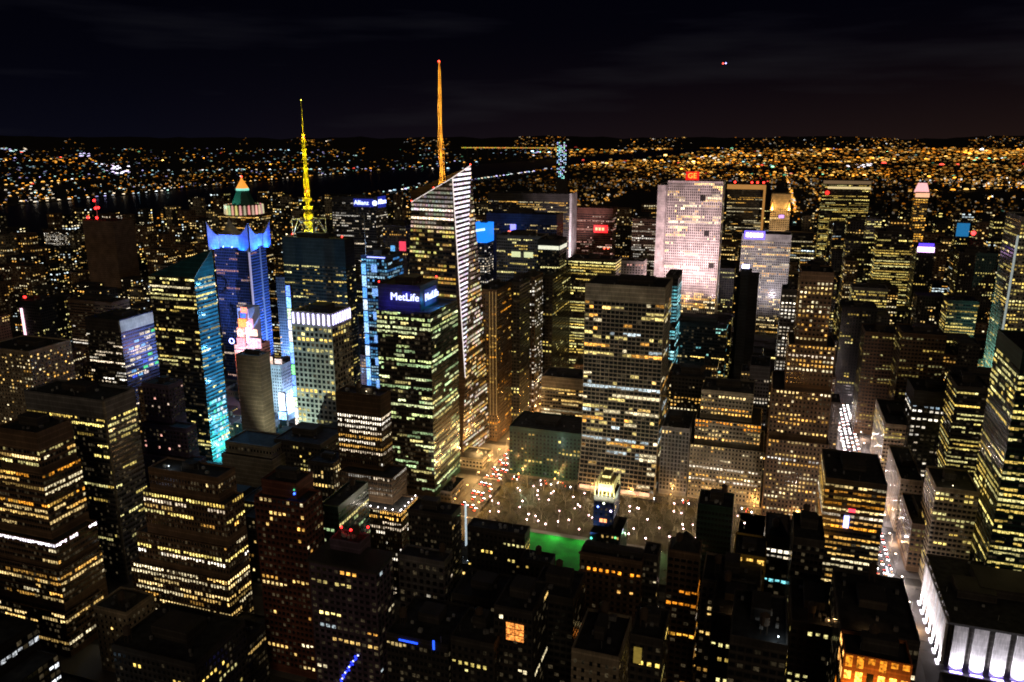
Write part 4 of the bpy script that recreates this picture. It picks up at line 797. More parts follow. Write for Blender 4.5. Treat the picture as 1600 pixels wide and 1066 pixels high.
box_part('small_sign', M_sign_glow, root, p[0] - 5, p[0] + 6, y0 - 1.5, y0 - .3, p[2] - 8, p[2] - 3, (3, .5, .3)); box_part('small_sign', M_sign_glow, root, p[0] - 1, p[0] + 8, y0 - 1.5, y0 - .3, p[2] - 2, p[2] + 7, (.5, .5, 3))
root, ms = roots['PALE']; x0, x1, y0, y1, h = ms[0][:5]
mb = MB(); mb.box(x1 + .05, x1 + 4, y0 + .5, y1 - .5, 0, h + 1); mb.build('lit_east_edge', WM['white'], root)  # light on the east face painted as a white slab
spot((x1 + 26, y0 - 70, 90), (x1, y0 + 10, 175), 900000, (1, .8, .85), 60)

# pink white floodlit slab ------------------------------------------------------------------
root, ms = roots['ROCK']; x0, x1, y0, y1, h = ms[0][:5]; X0, X1, Y0, Y1, H1 = ms[1][:5]
p = (-118.2, 1240.0, 263.6)
box_part('red_sign', M_sign_glow, root, p[0] - 10, p[0] + 10, 1238, 1240, p[2] - 6.5, p[2] + 6.5, (.9, .01, .01))
lettering(root, 'GE', (p[0], 1236.6, p[2]), 11, (4, .7, .06)); mb = MB()
for X in (p[0] - 9, p[0], p[0] + 9): mb.tube((X, 1241, h - 2), (X, 1241, p[2] + 7), .4)
mb.tube((p[0] - 10, 1241, p[2] - 3), (p[0] + 10, 1241, p[2] - 3), .3); mb.build('sign_frame', M_steel, root)
beacon(root, (p[0] - 30, 1240, h + 3), 3, (2.2, .04, .05), 3)
for (X, w) in ((x0 + 16, 260000), (x0 + 48, 430000), (x1 - 8, 620000)): spot((X, Y0 - 105, 60), (X, Y0, 175), w * 1.9, (1, .66, .66), 80, 1)
spot((x0 + 50, Y0 - 45, 66), (x0 + 55, Y0, 120), 60000, (1, .6, .5), 120, 1)
spot((x1 + 22, y0 - 10, 20), (x1 + 1, y0 + 30, 170), 600000, (.85, .72, 1), 80)
for (u, v) in ((1098, 310), (1104, 365), (1111, 415)):
    p = at(u,v,1225); box_part('dark_vent', WM['black'], root, p[0] - 4, p[0] + 4, Y0 - .8, Y0 - .2, p[2] - 4, p[2] + 4)
box_part('glowing_corner_strip', M_lamp, root, x1 + .2, x1 + 1.0, Y0 + 2, Y0 + 5, (-56.7, 1230.0, 29.6)[2], h - 60, (.9, .75, 1.4))  # bright vertical band of floodlight painted as an emissive strip

# masonry towers near the park ------------------------------------------------------------------
root, ms = roots['RAD']; x0, x1, y0, y1, h = ms[0][:5]; cx = (x0 + x1) / 2; cy = (y0 + y1) / 2
mb = MB(); mb.box(x0 + 2, x1 - 2, y0 + 3, y1 - 3, h - 1, h + 7); mb.box(x0 + 4, x1 - 4, y0 + 6, y1 - 6, h + 7, h + 12)
for i in range(6):
    for (X, Y) in ((x0 + .6 + i * (x1 - x0 - 1.2) / 5, y0 + .7), (x0 + .6 + i * (x1 - x0 - 1.2) / 5, y1 - .7)): mb.prism(X, Y, .8, .1, h - 1, h + 4.5, 4)
    for (X, Y) in ((x0 + 2.3 + i * (x1 - x0 - 4.6) / 5, y0 + 3.2), (x0 + .8, y0 + .7 + i * (y1 - y0 - 1.4) / 5), (x1 - .8, y0 + .7 + i * (y1 - y0 - 1.4) / 5)): mb.prism(X, Y, .7, .1, h + 5, h + 9.5, 4)
mb.build('golden_crown', M_goldroof, root)
for sx in (-1, 0, 1): spot((cx + sx * 7, y0 - 7, h - 4), (cx + sx * 4, y0 + 2, h + 7), 24000, (1, .95, .6), 110)
for sx in (-1, 1): spot((cx + sx * 13, cy, h - 7), (cx + sx * 4, cy, h + 7), 22000, (.9, 1, .7), 110)
lw = ms[1]
for (X, Y, z, c) in ((x0 + 3, y0 - .8, h - 8, (1, 1.6, 6)), (cx, y0 - .8, h - 5, (4, 4.5, 3)), (x1 - 2, y0 - .8, h - 10, (5, 4, 7)), (lw[0] + 1, lw[2] - .8, lw[4] - 4, (.3, 3, 2)), (lw[1] - 1.5, lw[2] - .8, lw[4] - 8, (4, 3.6, 6)), (lw[0] + 2, lw[2] - .8, lw[4] - 11, (.4, 3, 2.4)), (lw[1] - 3, lw[2] - .8, lw[4] - 1, (.4, 2.2, .6))):
    mb = MB(); mb.ball(X, Y, z, .75, c); mb.build('terrace_lamp', M_lamp, root)
for k in range(2): box_part('lit_window', M_lamp, root, cx - 2.4 + k * 2.6, cx - .4 + k * 2.6, y0 - .5, y0 - .15, h - 19, h - 16.6, (2.6, .8, .12))
spot((x1 + 8, y0 + 5, h - 30), (x1 - 2, y0 + 10, h - 2), 60000, (.75, .8, 1), 70); spot((x0 - 3, y0 - 9, h - 30), (x0 + 3, y0, h - 10), 16000, (.1, .3, 1), 80)
root, ms = roots['ARCH']; x0, x1, y0, y1, h = ms[0][:5]
for i, X in enumerate((.06, .30, .48, .62, .86)):
    mb = MB(); xa = x0 + X * (x1 - x0); w = 3.4 if i in (1, 3) else 2.2; z = (-70.3, 392.0, 38.2)[2] - 1.5; hh = 5
    P_ = [(xa, z), (xa + w, z), (xa + w, z + hh * .6)] + [(xa + w / 2 + w / 2 * math.cos(a * math.pi / 6), z + hh * .6 + w / 2 * math.sin(a * math.pi / 6)) for a in range(1, 6)] + [(xa, z + hh * .6)]
    mb.poly([(a, y0 - .25, b) for a, b in P_], (2.6, .75, .10)); mb.box(xa + .3, xa + w - .3, y0 - .25, y0 - .1, z + hh + 2, z + hh + 4.4, (1.2, .9, .4)); mb.build('arched_window', M_win, root)
mb = MB(); mb.box(x0 + 1, x1 - 1, y0 + 5, y1 - 2, h - 1, h + 2); mb.build('roof_house', WM['dark'], root)
mb = MB(); mb.box(x0 - .5, x1 + .5, y0 - .8, y0 - .02, h - 12, h - 11.2); mb.box(x0 - .5, x1 + .5, y0 - .8, y0 - .02, h - 1, h + .3); mb.build('cornice', WM['brown'], root)
for key_, dz in (('POINT', 9), ('HIP', 5)):
    root, ms = roots[key_]; x0, x1, y0, y1, h = ms[0][:5]; mb = MB(); cx = (x0 + x1) / 2; cy = (y0 + y1) / 2
    a, b_, c, d = (x0 + .7, y0 + .7, h - .5), (x1 - .7, y0 + .7, h - .5), (x1 - .7, y1 - .7, h - .5), (x0 + .7, y1 - .7, h - .5); t_ = (cx, cy, h + dz)
    for q in ((a, b_, t_), (b_, c, t_), (c, d, t_), (d, a, t_)): mb.poly(q)
    mb.build('pointed_roof', M_roof, root)
root, ms = roots['OCT']; x0, x1, y0, y1, h = ms[0][:5]
for (a, b_) in ((.15, .2), (.5, .1), (.9, .6)): beacon(root, (x0 + (x1 - x0) * a, y0 + (y1 - y0) * b_ + 6, h + 3), .75, (8, .12, .12), 4)
for i in range(4): mb = MB(); mb.ball(x0 + (x1 - x0) * (i * .28 + .08), y0 - 1.2, h - 7.5, .45, (7, 6.5, 9)); mb.build('roof_lamp', M_lamp, root); point((x0 + (x1 - x0) * (i * .28 + .08), y0 - 2.2, h - 7), 500, (.85, .85, 1), .1)
X0, X1, Y0, Y1, H1 = ms[1][:5]
box_part('roof_slab', WM['dark'], root, X0 - 1.2, X1 + 1.2, Y0 - 1.2, Y1 + 1.2, H1 - .3, H1 + 1.2)
mb = MB()
for k in range(26):
    z = 40 - k * 1.1; X = X0 + 26 - k * .62 + rs.uniform(-1, 1); mb.box(X, X + .9, Y0 - .6, Y0 - .3, z, z + .8, (.05, .12, 3.2) if k % 4 else (1.5, 1.6, 3), bottom=True)
mb.build('blue_lamp_string', M_lamp, root)
root, ms = roots['RIB']; x0, x1, y0, y1, h = ms[2][:5]; u0, u1, v0, v1, g1 = ms[1][:5]
for i in range(7):
    X = x0 + 8 + (x1 - x0 - 9) * i / 6; mb = MB(); mb.ball(X, y0 + 1.2, h + 1.2, .42, (9, 8, 8)); mb.build('ledge_lamp', M_lamp, root); point((X, y0 + .6, h + 2.2), 900, (1, .86, .7), .1)
for i in range(5):
    Y = y0 + 3 + (y1 - y0 - 4) * i / 4; mb = MB(); mb.ball(x1 - 1.0, Y, h + 1.2, .42, (9, 8, 8)); mb.build('ledge_lamp', M_lamp, root); point((x1 - .2, Y, h + 2.2), 900, (1, .86, .7), .1)
spot((x0 + 20, y0 - 22, h - 46), (x0 + 24, y0, h - 8), 26000, (1, .85, .7), 120)
root, ms = roots['PIER']; x0, x1, y0, y1, h = ms[0][:5]; mb = MB(); mb.ball(x1 - 1, y0 - .8, h - 6, .7, (.2, .7, 6)); mb.ball(x1 - 1, y0 - .8, h - 3.6, .6, (.1, .8, .3)); mb.build('roof_lamp', M_lamp, root)
root, ms = roots['EDGE']; x0, x1, y0, y1, h = ms[0][:5]; box_part('glowing_corner_strip', M_sign_glow, root, x1 + .1, x1 + .7, y0 + 22, y0 + 24.5, h - 34, h - 3, (.45, .55, .62))
root, ms = roots['A2']; x0, x1, y0, y1, h = ms[0][:5]; mb = MB(); mb.box(x1 - .9, x1 + .5, y0 - .5, y0 + .9, 0, h - .5); mb.build('corner_pier', WM['stone'], root); mb = MB(); mb.ball(x1 - 46, y0 - .8, h - 22, .8, (5, 3.6, 2.6)); mb.build('roof_lamp', M_lamp, root)
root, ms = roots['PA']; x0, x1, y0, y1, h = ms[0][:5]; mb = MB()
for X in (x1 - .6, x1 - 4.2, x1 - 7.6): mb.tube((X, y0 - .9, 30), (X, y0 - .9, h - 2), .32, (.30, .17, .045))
mb.build('lit_pier', M_sign_glow, root)  # amber light on the piers painted as emission
root, ms = roots['ORBAY']; x0, x1, y0, y1, h = ms[0][:5]; mb = MB()
for i in range(2):
    for k in range(3): mb.box(x0 + 6 + i * 4.4, x0 + 10 + i * 4.4, y0 - .3, y0 - .1, h - 17 + k * 3.2, h - 14.4 + k * 3.2, (1.3, .42, .08), bottom=True)
mb.build('lit_bay', M_win, root)
root, ms = roots['BLUE']; x0, x1, y0, y1, h = ms[0][:5]; box_part('blue_strip_light', M_lamp, root, x0 + 7, x0 + 17, y0 - .5, y0 - .1, h - 3, h - 2.2, (.03, .18, 2.4)); box_part('blue_strip_light', M_lamp, root, x1 - 8, x1 - 7, y0 - .5, y0 - .1, h - 4, h + 1, (.03, .18, 1.8))
root, ms = roots['YWALL']; x0, x1, y0, y1, h = ms[0][:5]; box_part('lit_wall_panel', M_sign_glow, root, x0 + 2, x0 + 5.5, y0 - .5, y0 - .1, h - 14, h - 6, (.22, .15, .025))
root, ms = roots['NEON']; x0, x1, y0, y1, h = ms[0][:5]; p = (-959.5, 779.0, 95.1); q = (-969.4, 779.0, 47.5)
mb = MB(); mb.tube((p[0], y0 - 1, q[2]), (p[0], y0 - 1, p[2]), 1.5, (2.4, 1.3, 1.6), n=6); mb.build('neon_strip', M_lamp, root)
for u in (32, 52): pp = at(u,452,800); beacon(root, (max(x0 + 3, min(x1 - 3, pp[0])), y0 + 6, h + 3), 1.6, (6, .15, .12), 4)
root, ms = roots['BEAC']; x0, x1, y0, y1, h = ms[0][:5]; mb = MB(); cx = x0 + 24
mb.tube((cx, y0 + 14, h - 1), (cx, y0 + 14, h + 52), 1.1, n=5, r2=.3); mb.build('roof_mast', M_steel, root)
for (a, z) in ((0, 36), (1, 22), (8, 23), (-20, 4), (1, 4)): mb = MB(); mb.ball(cx + a, y0 + 11, h + z, 2.6, (6, .12, .12)); mb.build('beacon_lamp', M_lamp, root)
root, ms = roots['MAD']; x0, x1, y0, y1, h = ms[0][:5]
spot((x0 - 70, y0 - 40, 60), (x0, y0 + 25, 150), 1900000, (.9, 1, .88), 110); spot((x0 - 25, y0 - 12, 35), (x0, y0 + 20, 55), 300000, (.3, 1, .8), 90)
mb = MB(); mb.box(x0 - 1.6, x0 - .2, y0 - 1, y0 + 2.2, 40, h - 20, (.30, .34, .32)); mb.build('glowing_corner_strip', M_sign_glow, root)  # floodlit corner edge painted as an emissive strip
root, ms = roots['FLOOD']; x0, x1, y0, y1, h = ms[0][:5]
mb = MB(); n = 12; st = 11.2
for i in range(n):
    X = x0 + 2 + i * st; mb.box(X, X + 7.6, y0 - 1.6, y0 - .02, 1, h - .4); mb.build('pilaster', WM['white'], root); mb = MB()
n2 = int((y1 - y0) / st)
for i in range(n2): Y = y0 + 2 + i * st; mb.box(x0 - 2.2, x0 - .02, Y, Y + 5.0, 1, h - .4); mb.build('pilaster', WM['white'], root); mb = MB()
mb = MB(); mb.box(x0 - 2.4, x1 + 2, y0 - 2.4, y0 - 1.65, h - .35, h + 1.2); mb.box(x0 - 2.4, x0 - 1.65, y0 - 1.6, y1, h - .35, h + 1.2); mb.build('cornice', WM['dark'], root)
for i in range(8):
    X = x0 + 2 + i * st + 4.1; spot((X, y0 - 4.2, .8), (X, y0 - 1.4, h * .42), 42000, (.95, .9, 1), 120, 1, .25); mb = MB(); mb.box(X - 3.4, X + 3.4, y0 - 4.0, y0 - 2.6, .3, .9, (2.6, 2.0, 7)); mb.build('ground_floodlight', M_lamp, root)
for i in range(n2):
    Y = y0 + 2 + i * st + 2.5; spot((x0 - 4.6, Y, .8), (x0 - 2.0, Y, h * .42), 42000, (1, .93, .97), 120, 1, .25); mb = MB(); mb.box(x0 - 3.8, x0 - 2.6, Y - 2.5, Y + 2.5, .3, .9, (5, 4.6, 5.4)); mb.build('ground_floodlight', M_lamp, root)
mb = MB(); mb.box(x0 + 24, x0 + 60, y0 + 40, y0 + 70, h - 1, h + 5); mb.box(x0 + 66, x0 + 90, y0 + 20, y0 + 40, h - 1, h + 3); mb.build('roof_house', WM['dark'], root); mb = MB(); mb.ball(x0 + 30, y0 + 36, h + 2, .5, (5, 4.5, 4)); mb.build('roof_lamp', M_lamp, root)
point((x0 + 32, y0 + 34, h + 4), 900, (1, .95, .9), .1)
root, ms = roots['ORF']; x0, x1, y0, y1, h = ms[0][:5]
for i in range(5): spot((x0 + 2.5 + i * 5, y0 - 5, h - 16), (x0 + 2.5 + i * 5, y0, h - 3), 2600, (1, .42, .05), 110)
root, ms = roots['YEL']; x0, x1, y0, y1, h = ms[0][:5]; spot((x0 - 14, y0 - 8, h - 45), (x0, y0 + 14, h - 22), 60000, (1, .42, .06), 100); mb = MB(); mb.ball(x0 - 2, y0 + 2, h - 38, .8, (7, 3, .4)); mb.build('wall_lamp', M_lamp, root)
box_part('small_sign', M_lamp, root, x0 + 15, x0 + 19, y0 - .9, y0 - .3, h - 21, h - 19, (3, .1, .2)); box_part('small_sign', M_lamp, root, x0 + 13, x0 + 16, y0 - .9, y0 - .3, h - 32, h - 24, (1.5, 1.6, 4.5))
for key_, W in (('GRACE', 110000), ('SAL', 22000), ('FIVE', 30000), ('GRN', 14000)):  # added spots in front brighten these walls from below
    root, ms = roots[key_]; m0 = ms[0]; cx = (m0[0] + m0[1]) / 2; spot((cx, m0[2] - 75, 9), (cx, m0[2], min(m0[4] * .45, 80)), W, (1, .82, .60) if key_ != 'GRN' else (.5, 1, .8), 130, 1)
root, ms = roots['GRACE']; x0, x1, y0, y1, h = ms[0][:5]; spot((cx - 100, y0 - 120, 4), ((x0 + x1) / 2, y0, 150), 260000, (1, .85, .66), 70, 1)
box_part('entrance_canopy_light', M_sign_glow, root, x0 + 3, x1 - 3, y0 - 19, y0 - 17.5, 4, 7, (1.6, .85, .45))
# ------------------------------------------------------------------ ground, streets, river
mb = MB(); mb.poly([(-60000, -60000, -.5), (60000, -60000, -.5), (60000, 60000, -.5), (-60000, 60000, -.5)]); mb.build('ground', M_land, kind='structure')
mb = MB()
xs = [-2185, -2185, -2230, -2300, -2200, -2000, -1700, -1300]; ys = [-9000, 1500, 3200, 6000, 9000, 12000, 16000, 24000]
xo = [-3450, -3480, -3500, -3650, -3500, -3250, -2900, -2600]
for i in range(7): mb.poly([(xo[i], ys[i], -.35), (xs[i], ys[i], -.35), (xs[i+1], ys[i+1], -.35), (xo[i+1], ys[i+1], -.35)])
mb.build('river_water', M_water, kind='structure')
mb = MB(); mb.poly([(-2180, -400, -.05), (1650, -400, -.05), (1650, 3000, -.05), (-2180, 3000, -.05)]); mb.build('road', M_asph, kind='structure')
AV = [-2180, -1910, -1640, -1360, -1080, -797, -516, -236, 101, 236, 372, 520, 700, 900, 1120, 1350, 1600]
hw = lambda a: 11.5 if a in (-236, 101, -516) else 9.5
mb = MB()
for i in range(len(AV) - 1):
    for n in range(30, 69):
        y0 = 17 + 81 * (n - 34) + 5.5; mb.box(AV[i] + hw(AV[i]), AV[i+1] - hw(AV[i+1]), y0, y0 + (70 if not (n == 40 and AV[i] == -236) else 151), -.04, .14)
mb.build('pavement', M_pave, kind='structure')
mb = MB()
for ax in (101, -236):
    for lane in (-4.2, 0, 4.2):
        for k in range(90):
            y = 60 + k * 12
            if (y - 17) % 81 < 8: continue
            mb.poly([(ax + lane - .09, y, -.045), (ax + lane + .09, y, -.045), (ax + lane + .09, y + 3, -.045), (ax + lane - .09, y + 3, -.045)])
    for n in range(35, 48):
        y = 17 + 81 * (n - 34) - 8.5
        for j in range(14): mb.poly([(ax - 9.8 + j * 1.5, y, -.045), (ax - 9.0 + j * 1.5, y, -.045), (ax - 9.0 + j * 1.5, y + 2.6, -.045), (ax - 9.8 + j * 1.5, y + 2.6, -.045)])
mb.build('road_markings', M_white, kind='structure')

# ------------------------------------------------------------------ park between the avenues
mb = MB(); mb.box(-222, -5, 574, 656, .1, .18); mb.box(-222, -177, 505, 573.8, .1, .18); mb.box(-65, 10, 505, 573.8, .1, .18); mb.build('park_ground', wall_mat('park_earth', (.07, .066, .042), .9, .9, .1, 500), kind='structure')
mb = MB(); mb.box(-172, -70, 508, 568, .1, .22); mb.build('lawn', M_grass, kind='structure')
mb = MB(); mb.box(-176, -66, 568.2, 573, .1, .3); mb.box(-176, -66, 502.5, 507.8, .1, .3); mb.build('path', plain('path_gravel', (.2, .2, .18)), kind='structure')
for X in (-178, -150, -122, -94, -66): spot((X, 574, 9), (X * .93 - 8, 536, 0), 17000, (.5, 1, .45), 130, 1, .2)
for X in (-165, -120, -75): spot((X, 506, 7), (X, 520, 0), 1400, (.6, 1, .7), 140, 1, .2)
def copy_tree(o, loc, rz=0, sc_=1, label=None):
    c = o.copy(); col.objects.link(c); c.location = loc; c.rotation_euler = (0, 0, rz); c.scale = (sc_,) * 3
    if label: c['label'] = label
    for ch in o.children:
        d = ch.copy(); col.objects.link(d); d.parent = c
        for g2 in ch.children: e = g2.copy(); col.objects.link(e); e.parent = d
    return c
def tree_proto(seed):
    rnd = random.Random(seed); o = empty('winter_tree', (0, 0, 0)); r_ = H_(o)
    mb = MB(); mb.tube((0, 0, 0), (.1, 0, 4.2), .28, n=6, r2=.2); mb.build('trunk', M_bark, r_)
    mb = MB()
    def grow(p, d, L, r, k):
        q = p + d * L; mb.tube(p, q, max(r, .05), n=3, r2=max(r * .6, .04))
        if k == 0: return
        for _ in range(3 if k > 1 else 4):
            dd = (d + V((rnd.uniform(-1, 1), rnd.uniform(-1, 1), rnd.uniform(-.2, .7))) * .75).normalized(); grow(q, dd, L * rnd.uniform(.6, .85), r * .58, k - 1)
    for _ in range(5): grow(V((.1, 0, 4.0)), V((rnd.uniform(-.7, .7), rnd.uniform(-.7, .7), 1)).normalized(), 3.0, .13, 3)
    mb.build('crown', M_bark, r_); return o
protos = [tree_proto(s) for s in (1, 2, 3)]; used = set()
def plant(x, y, i, rnd, sc_, label, group):
    p = protos[i]; loc = (x, y, .14)
    if i not in used: used.add(i); o = p; o.location = loc; o.scale = (sc_,) * 3; o['label'] = label
    else: o = copy_tree(p, loc, rnd.uniform(0, 6), sc_, label)
    o['category'] = 'tree'; o['group'] = group
rnd = random.Random(8)
for row, Y in enumerate((583, 594, 608, 622, 636, 648)):
    for k in range(15):
        X = -216 + k * 14.5 + rnd.uniform(-2, 2) + (row % 2) * 5
        if X > 0: continue
        plant(X, Y + rnd.uniform(-1.5, 1.5), rnd.randint(0, 2), rnd, rnd.uniform(1.0, 1.35), 'bare winter tree in the lamp lit grove behind the green lawn', 'bare trees of the park grove')
for k in range(7):
    for X in (-212, -196, -184): plant(X, 515 + k * 10, rnd.randint(0, 2), rnd, rnd.uniform(.8, 1.1), 'bare winter tree at the left end of the green lawn', 'bare trees left of the lawn')
    for X in (-50, -38, -24): plant(X, 515 + k * 10, rnd.randint(0, 2), rnd, rnd.uniform(.8, 1.1), 'bare winter tree at the right end of the green lawn', 'bare trees right of the lawn')

def lamp_proto(name, kind, c):
    o = empty(name, (0, 0, 0)); r_ = H_(o); mb = MB()
    if kind == 'park':
        mb.prism(0, 0, .3, .2, 0, .6, 6); mb.tube((0, 0, .5), (0, 0, 4.2), .09); mb.build('pole', M_steel, r_)
        mb = MB(); mb.ball(0, 0, 4.75, .6, c); mb.build('lamp_globe', M_lamp, r_)
    else:
        mb.prism(0, 0, .3, .2, 0, .8, 6); mb.tube((0, 0, .5), (0, 0, 8.5), .12); mb.tube((0, 0, 8.4), (1.8, 0, 8.9), .09); mb.build('pole', M_steel, r_)
        mb = MB(); mb.box(1.3, 2.6, -.35, .35, 8.6, 8.9, c, bottom=True); mb.ball(1.95, 0, 8.5, .42, c); mb.build('lamp_head', M_lamp, r_)
    return o
def place_lamps(proto, spots, cat, label, group, watts, c, kind):
    for i, (x, y, rz) in enumerate(spots):
        o = proto if i == 0 else copy_tree(proto, (x, y, .14), rz)
        o.location = (x, y, .14); o.rotation_euler = (0, 0, rz); tag(o, label, cat, group)
        if kind == 'park': point((x, y, 5.9), watts, c, .25)
        else: point((x + 1.95 * math.cos(rz), y + 1.95 * math.sin(rz), 8.0), watts, c, .3)
rp = random.Random(21)
PK = [(rp.uniform(-218, 0), rp.uniform(577, 650)) for _ in range(42)] + [(-222, 612), (-205, 586), (-190, 600), (-178, 620), (-172, 588), (-160, 577), (-155, 604), (-143, 590), (-140, 618), (-131, 577), (-125, 600), (-112, 590), (-104, 577), (-98, 606), (-88, 592), (-76, 579), (-68, 600), (-58, 588), (-50, 612), (-44, 578), (-34, 594), (-28, 612), (-16, 600), (-200, 632), (-170, 640), (-150, 634), (-118, 640), (-90, 630), (-60, 634), (-30, 636), (-14, 640), (-185, 650), (-30, 560), (-18, 575), (-40, 540), (-34, 520), (-44, 505)]
place_lamps(lamp_proto('park_lamp', 'park', (14, 8.4, 9.6)), [(x, y, 0) for x, y in PK], 'lamp', 'pinkish white globe lamp on a short post among the bare trees of the park', 'globe lamps in the park', 750, (1, .72, .42), 'park')
L5 = [(101 + s * 13.2, y, 0 if s < 0 else math.pi) for y in range(540, 1180, 34) for s in (-1, 1)]
place_lamps(lamp_proto('street_lamp', 'street', (9, 6.8, 5.2)), L5, 'street lamp', 'white street lamp along the bright avenue right of the yellow lit office block', 'street lamps along the bright avenue', 6000, (1, .82, .8), 's')
L6 = [(-236 + s * 13.2, y, 0 if s < 0 else math.pi) for y in range(500, 1000, 30) for s in (-1, 1)] + [(x, 665 + s * 8.5, R(90) * -s) for x in range(-210, 80, 36) for s in (-1, 1)]
place_lamps(lamp_proto('street_lamp', 'street', (10, 4.6, 1.2)), L6, 'street lamp', 'amber street lamp on the streets along the park and the avenue left of it', 'amber street lamps around the park', 5600, (1, .52, .15), 's')

# ------------------------------------------------------------------ traffic
def car_proto(name, paint, L=4.6, W=1.85, Hh=1.45, taxi=False):
    o = empty(name, (0, 0, 0)); r_ = H_(o)
    m_ = plain('paint_' + name + str(paint[0]), paint, .25)
    def loft(prof, w, wt):
        mb = MB(); A = [(-w / 2 if z < .8 else -wt / 2, y, z) for y, z in prof]; B = [(-p[0], p[1], p[2]) for p in A]
        mb.poly(A); mb.poly(B[::-1])
        for i in range(len(A)): j = (i + 1) % len(A); mb.poly([A[i], A[j], B[j], B[i]])
        return mb
    h = L / 2
    loft([(-h, .35), (-h, .72), (-h + 1.1, .9), (h - .8, .9), (h, .78), (h, .35)], W, W * .98).build('body', m_, r_)
    loft([(-h + 1.0, .88), (-h + 1.75, Hh), (h - 1.3, Hh), (h - .6, .9)], W * .9, W * .78).build('cabin', M_win, r_)
    for sx in (-1, 1):
        for y in (-h + .85, h - .85):
            mb = MB(); mb.tube((sx * W / 2 - sx * .22, y, .33), (sx * W / 2, y, .33), .33, n=10); mb.build('wheel', M_black, r_)
        mb = MB(); mb.ball(sx * .62, -h - .05,   .66, .38, (22, 20, 20)); mb.build('headlight', M_lamp, r_)
        mb = MB(); mb.ball(sx * .62, h + .03, .74, .27, (10, .5, .3)); mb.build('taillight', M_lamp, r_)
    if taxi: box_part('roof_light', M_lamp, r_, -.4, .4, -.1, .15, Hh, Hh + .2, (3, 2.4, 1))
    return o
kinds = [(car_proto('parked_car', (.02, .02, .025)), 'black car'), (car_proto('parked_car', (.5, .5, .5)), 'silver car'), (car_proto('taxi', (.7, .42, .02), taxi=True), 'yellow taxi'), (car_proto('parked_car', (.16, .02, .02)), 'dark red car')]
for k, _ in kinds: k.name = 'taxi' if 'taxi' in k.name else 'car'
first = [True] * 4
def put_car(x, y, rz, where, group):
    i = rnd.choice((0, 0, 1, 2, 2, 3)); p, nm = kinds[i]
    if first[i]: first[i] = False; o = p; o.location = (x, y, -.05); o.rotation_euler = (0, 0, rz)
    else: o = copy_tree(p, (x, y, -.05), rz)
    tag(o, nm + ' ' + where, 'taxi' if i == 2 else 'car', group + ', ' + nm)
for lane in (-7.2, -2.4, 2.4, 7.2):
    y = 505 + rnd.uniform(0, 10)
    while y < 1130:
        put_car(101 + lane, y, 0, 'with white headlights driving towards the viewer on the bright avenue', 'traffic on the bright avenue'); y += rnd.uniform(6.5, 15)
for lane in (-7, -2.4, 2.4, 7):
    y = 590 + rnd.uniform(0, 10)
    while y < 800:
        put_car(-236 + lane, y, math.pi, 'with red tail lights on the amber lit avenue left of the park', 'traffic on the amber lit avenue'); y += rnd.uniform(9, 26)
for lane, rz in ((-2.5, R(90)), (2.5, R(-90))):
    x = -215
    while x < 70: put_car(x, 665 + lane, rz, 'on the cross street in front of the pale grid tower', 'traffic on the cross street'); x += rnd.uniform(14, 40)
def bus(loc, label):
    o = empty('city_bus', loc, label, 'bus'); r_ = H_(o); x, y, z = loc
    mb = MB(); mb.box(x - 1.3, x + 1.3, y - 6, y + 6, z + .35, z + 3.1, bottom=True); mb.build('body', plain('bus_white', (.6, .62, .65), .3), r_)
    mb = MB()
    for i in range(7):
        Y = y - 5.5 + i * 1.6
        for s in (-1, 1): mb.poly([(x + s * 1.33, Y, z + 1.5), (x + s * 1.33, Y + 1.35, z + 1.5), (x + s * 1.33, Y + 1.35, z + 2.5), (x + s * 1.33, Y, z + 2.5)], (1.2, 1.25, 1.1))
    mb.poly([(x - 1.1, y - 6.04, z + 1.3), (x + 1.1, y - 6.04, z + 1.3), (x + 1.1, y - 6.04, z + 2.6), (x - 1.1, y - 6.04, z + 2.6)], (1.5, 1.6, 1.5)); mb.build('window', M_win, r_)
    mb = MB(); mb.box(x - 1.3, x - .95, y - 6.1, y + 6, z + 3.1, z + 3.3, (5, 5.4, 8)); mb.box(x - .95, x + 1.3, y - 6.1, y - 5.5, z + 3.1, z + 3.3, (5, 5.4, 8)); mb.build('roof_light_strip', M_lamp, r_)
    for sx in (-1, 1):
        for Y in (y - 3.8, y + 3.6): mb = MB(); mb.tube((x + sx * 1.05, Y, z + .48), (x + sx * 1.32, Y, z + .48), .48, n=12); mb.build('wheel', M_black, r_)
        mb = MB(); mb.ball(x + sx * .9, y - 6.1, z + .8, .25, (10, 9, 9)); mb.build('headlight', M_lamp, r_)
bus((97.0, 536, -.05), 'white city bus with a glowing roof edge nearest on the bright avenue')
bus((106.0, 590, -.05), 'second white city bus farther up the bright avenue')
# storefront light down the avenues
for y in range(520, 1120, 60):
    for s in (-1, 1):
        p_ = (101 + s * 16.4, y, 3.2); point((p_[0] - s * 2, y, 4), 3500, random.Random(y).choice([(1, .55, .25), (.7, .8, 1), (1, .8, .6)]), .4)
for y in range(700, 960, 40): point((-236 - 14, y, 5), 7000, (1, .5, .16), .4)
for x, y, w in ((-250, 650, 26000), (-262, 690, 30000), (-255, 735, 30000)): point((x, y, 14), w, (1, .58, .2), .5)

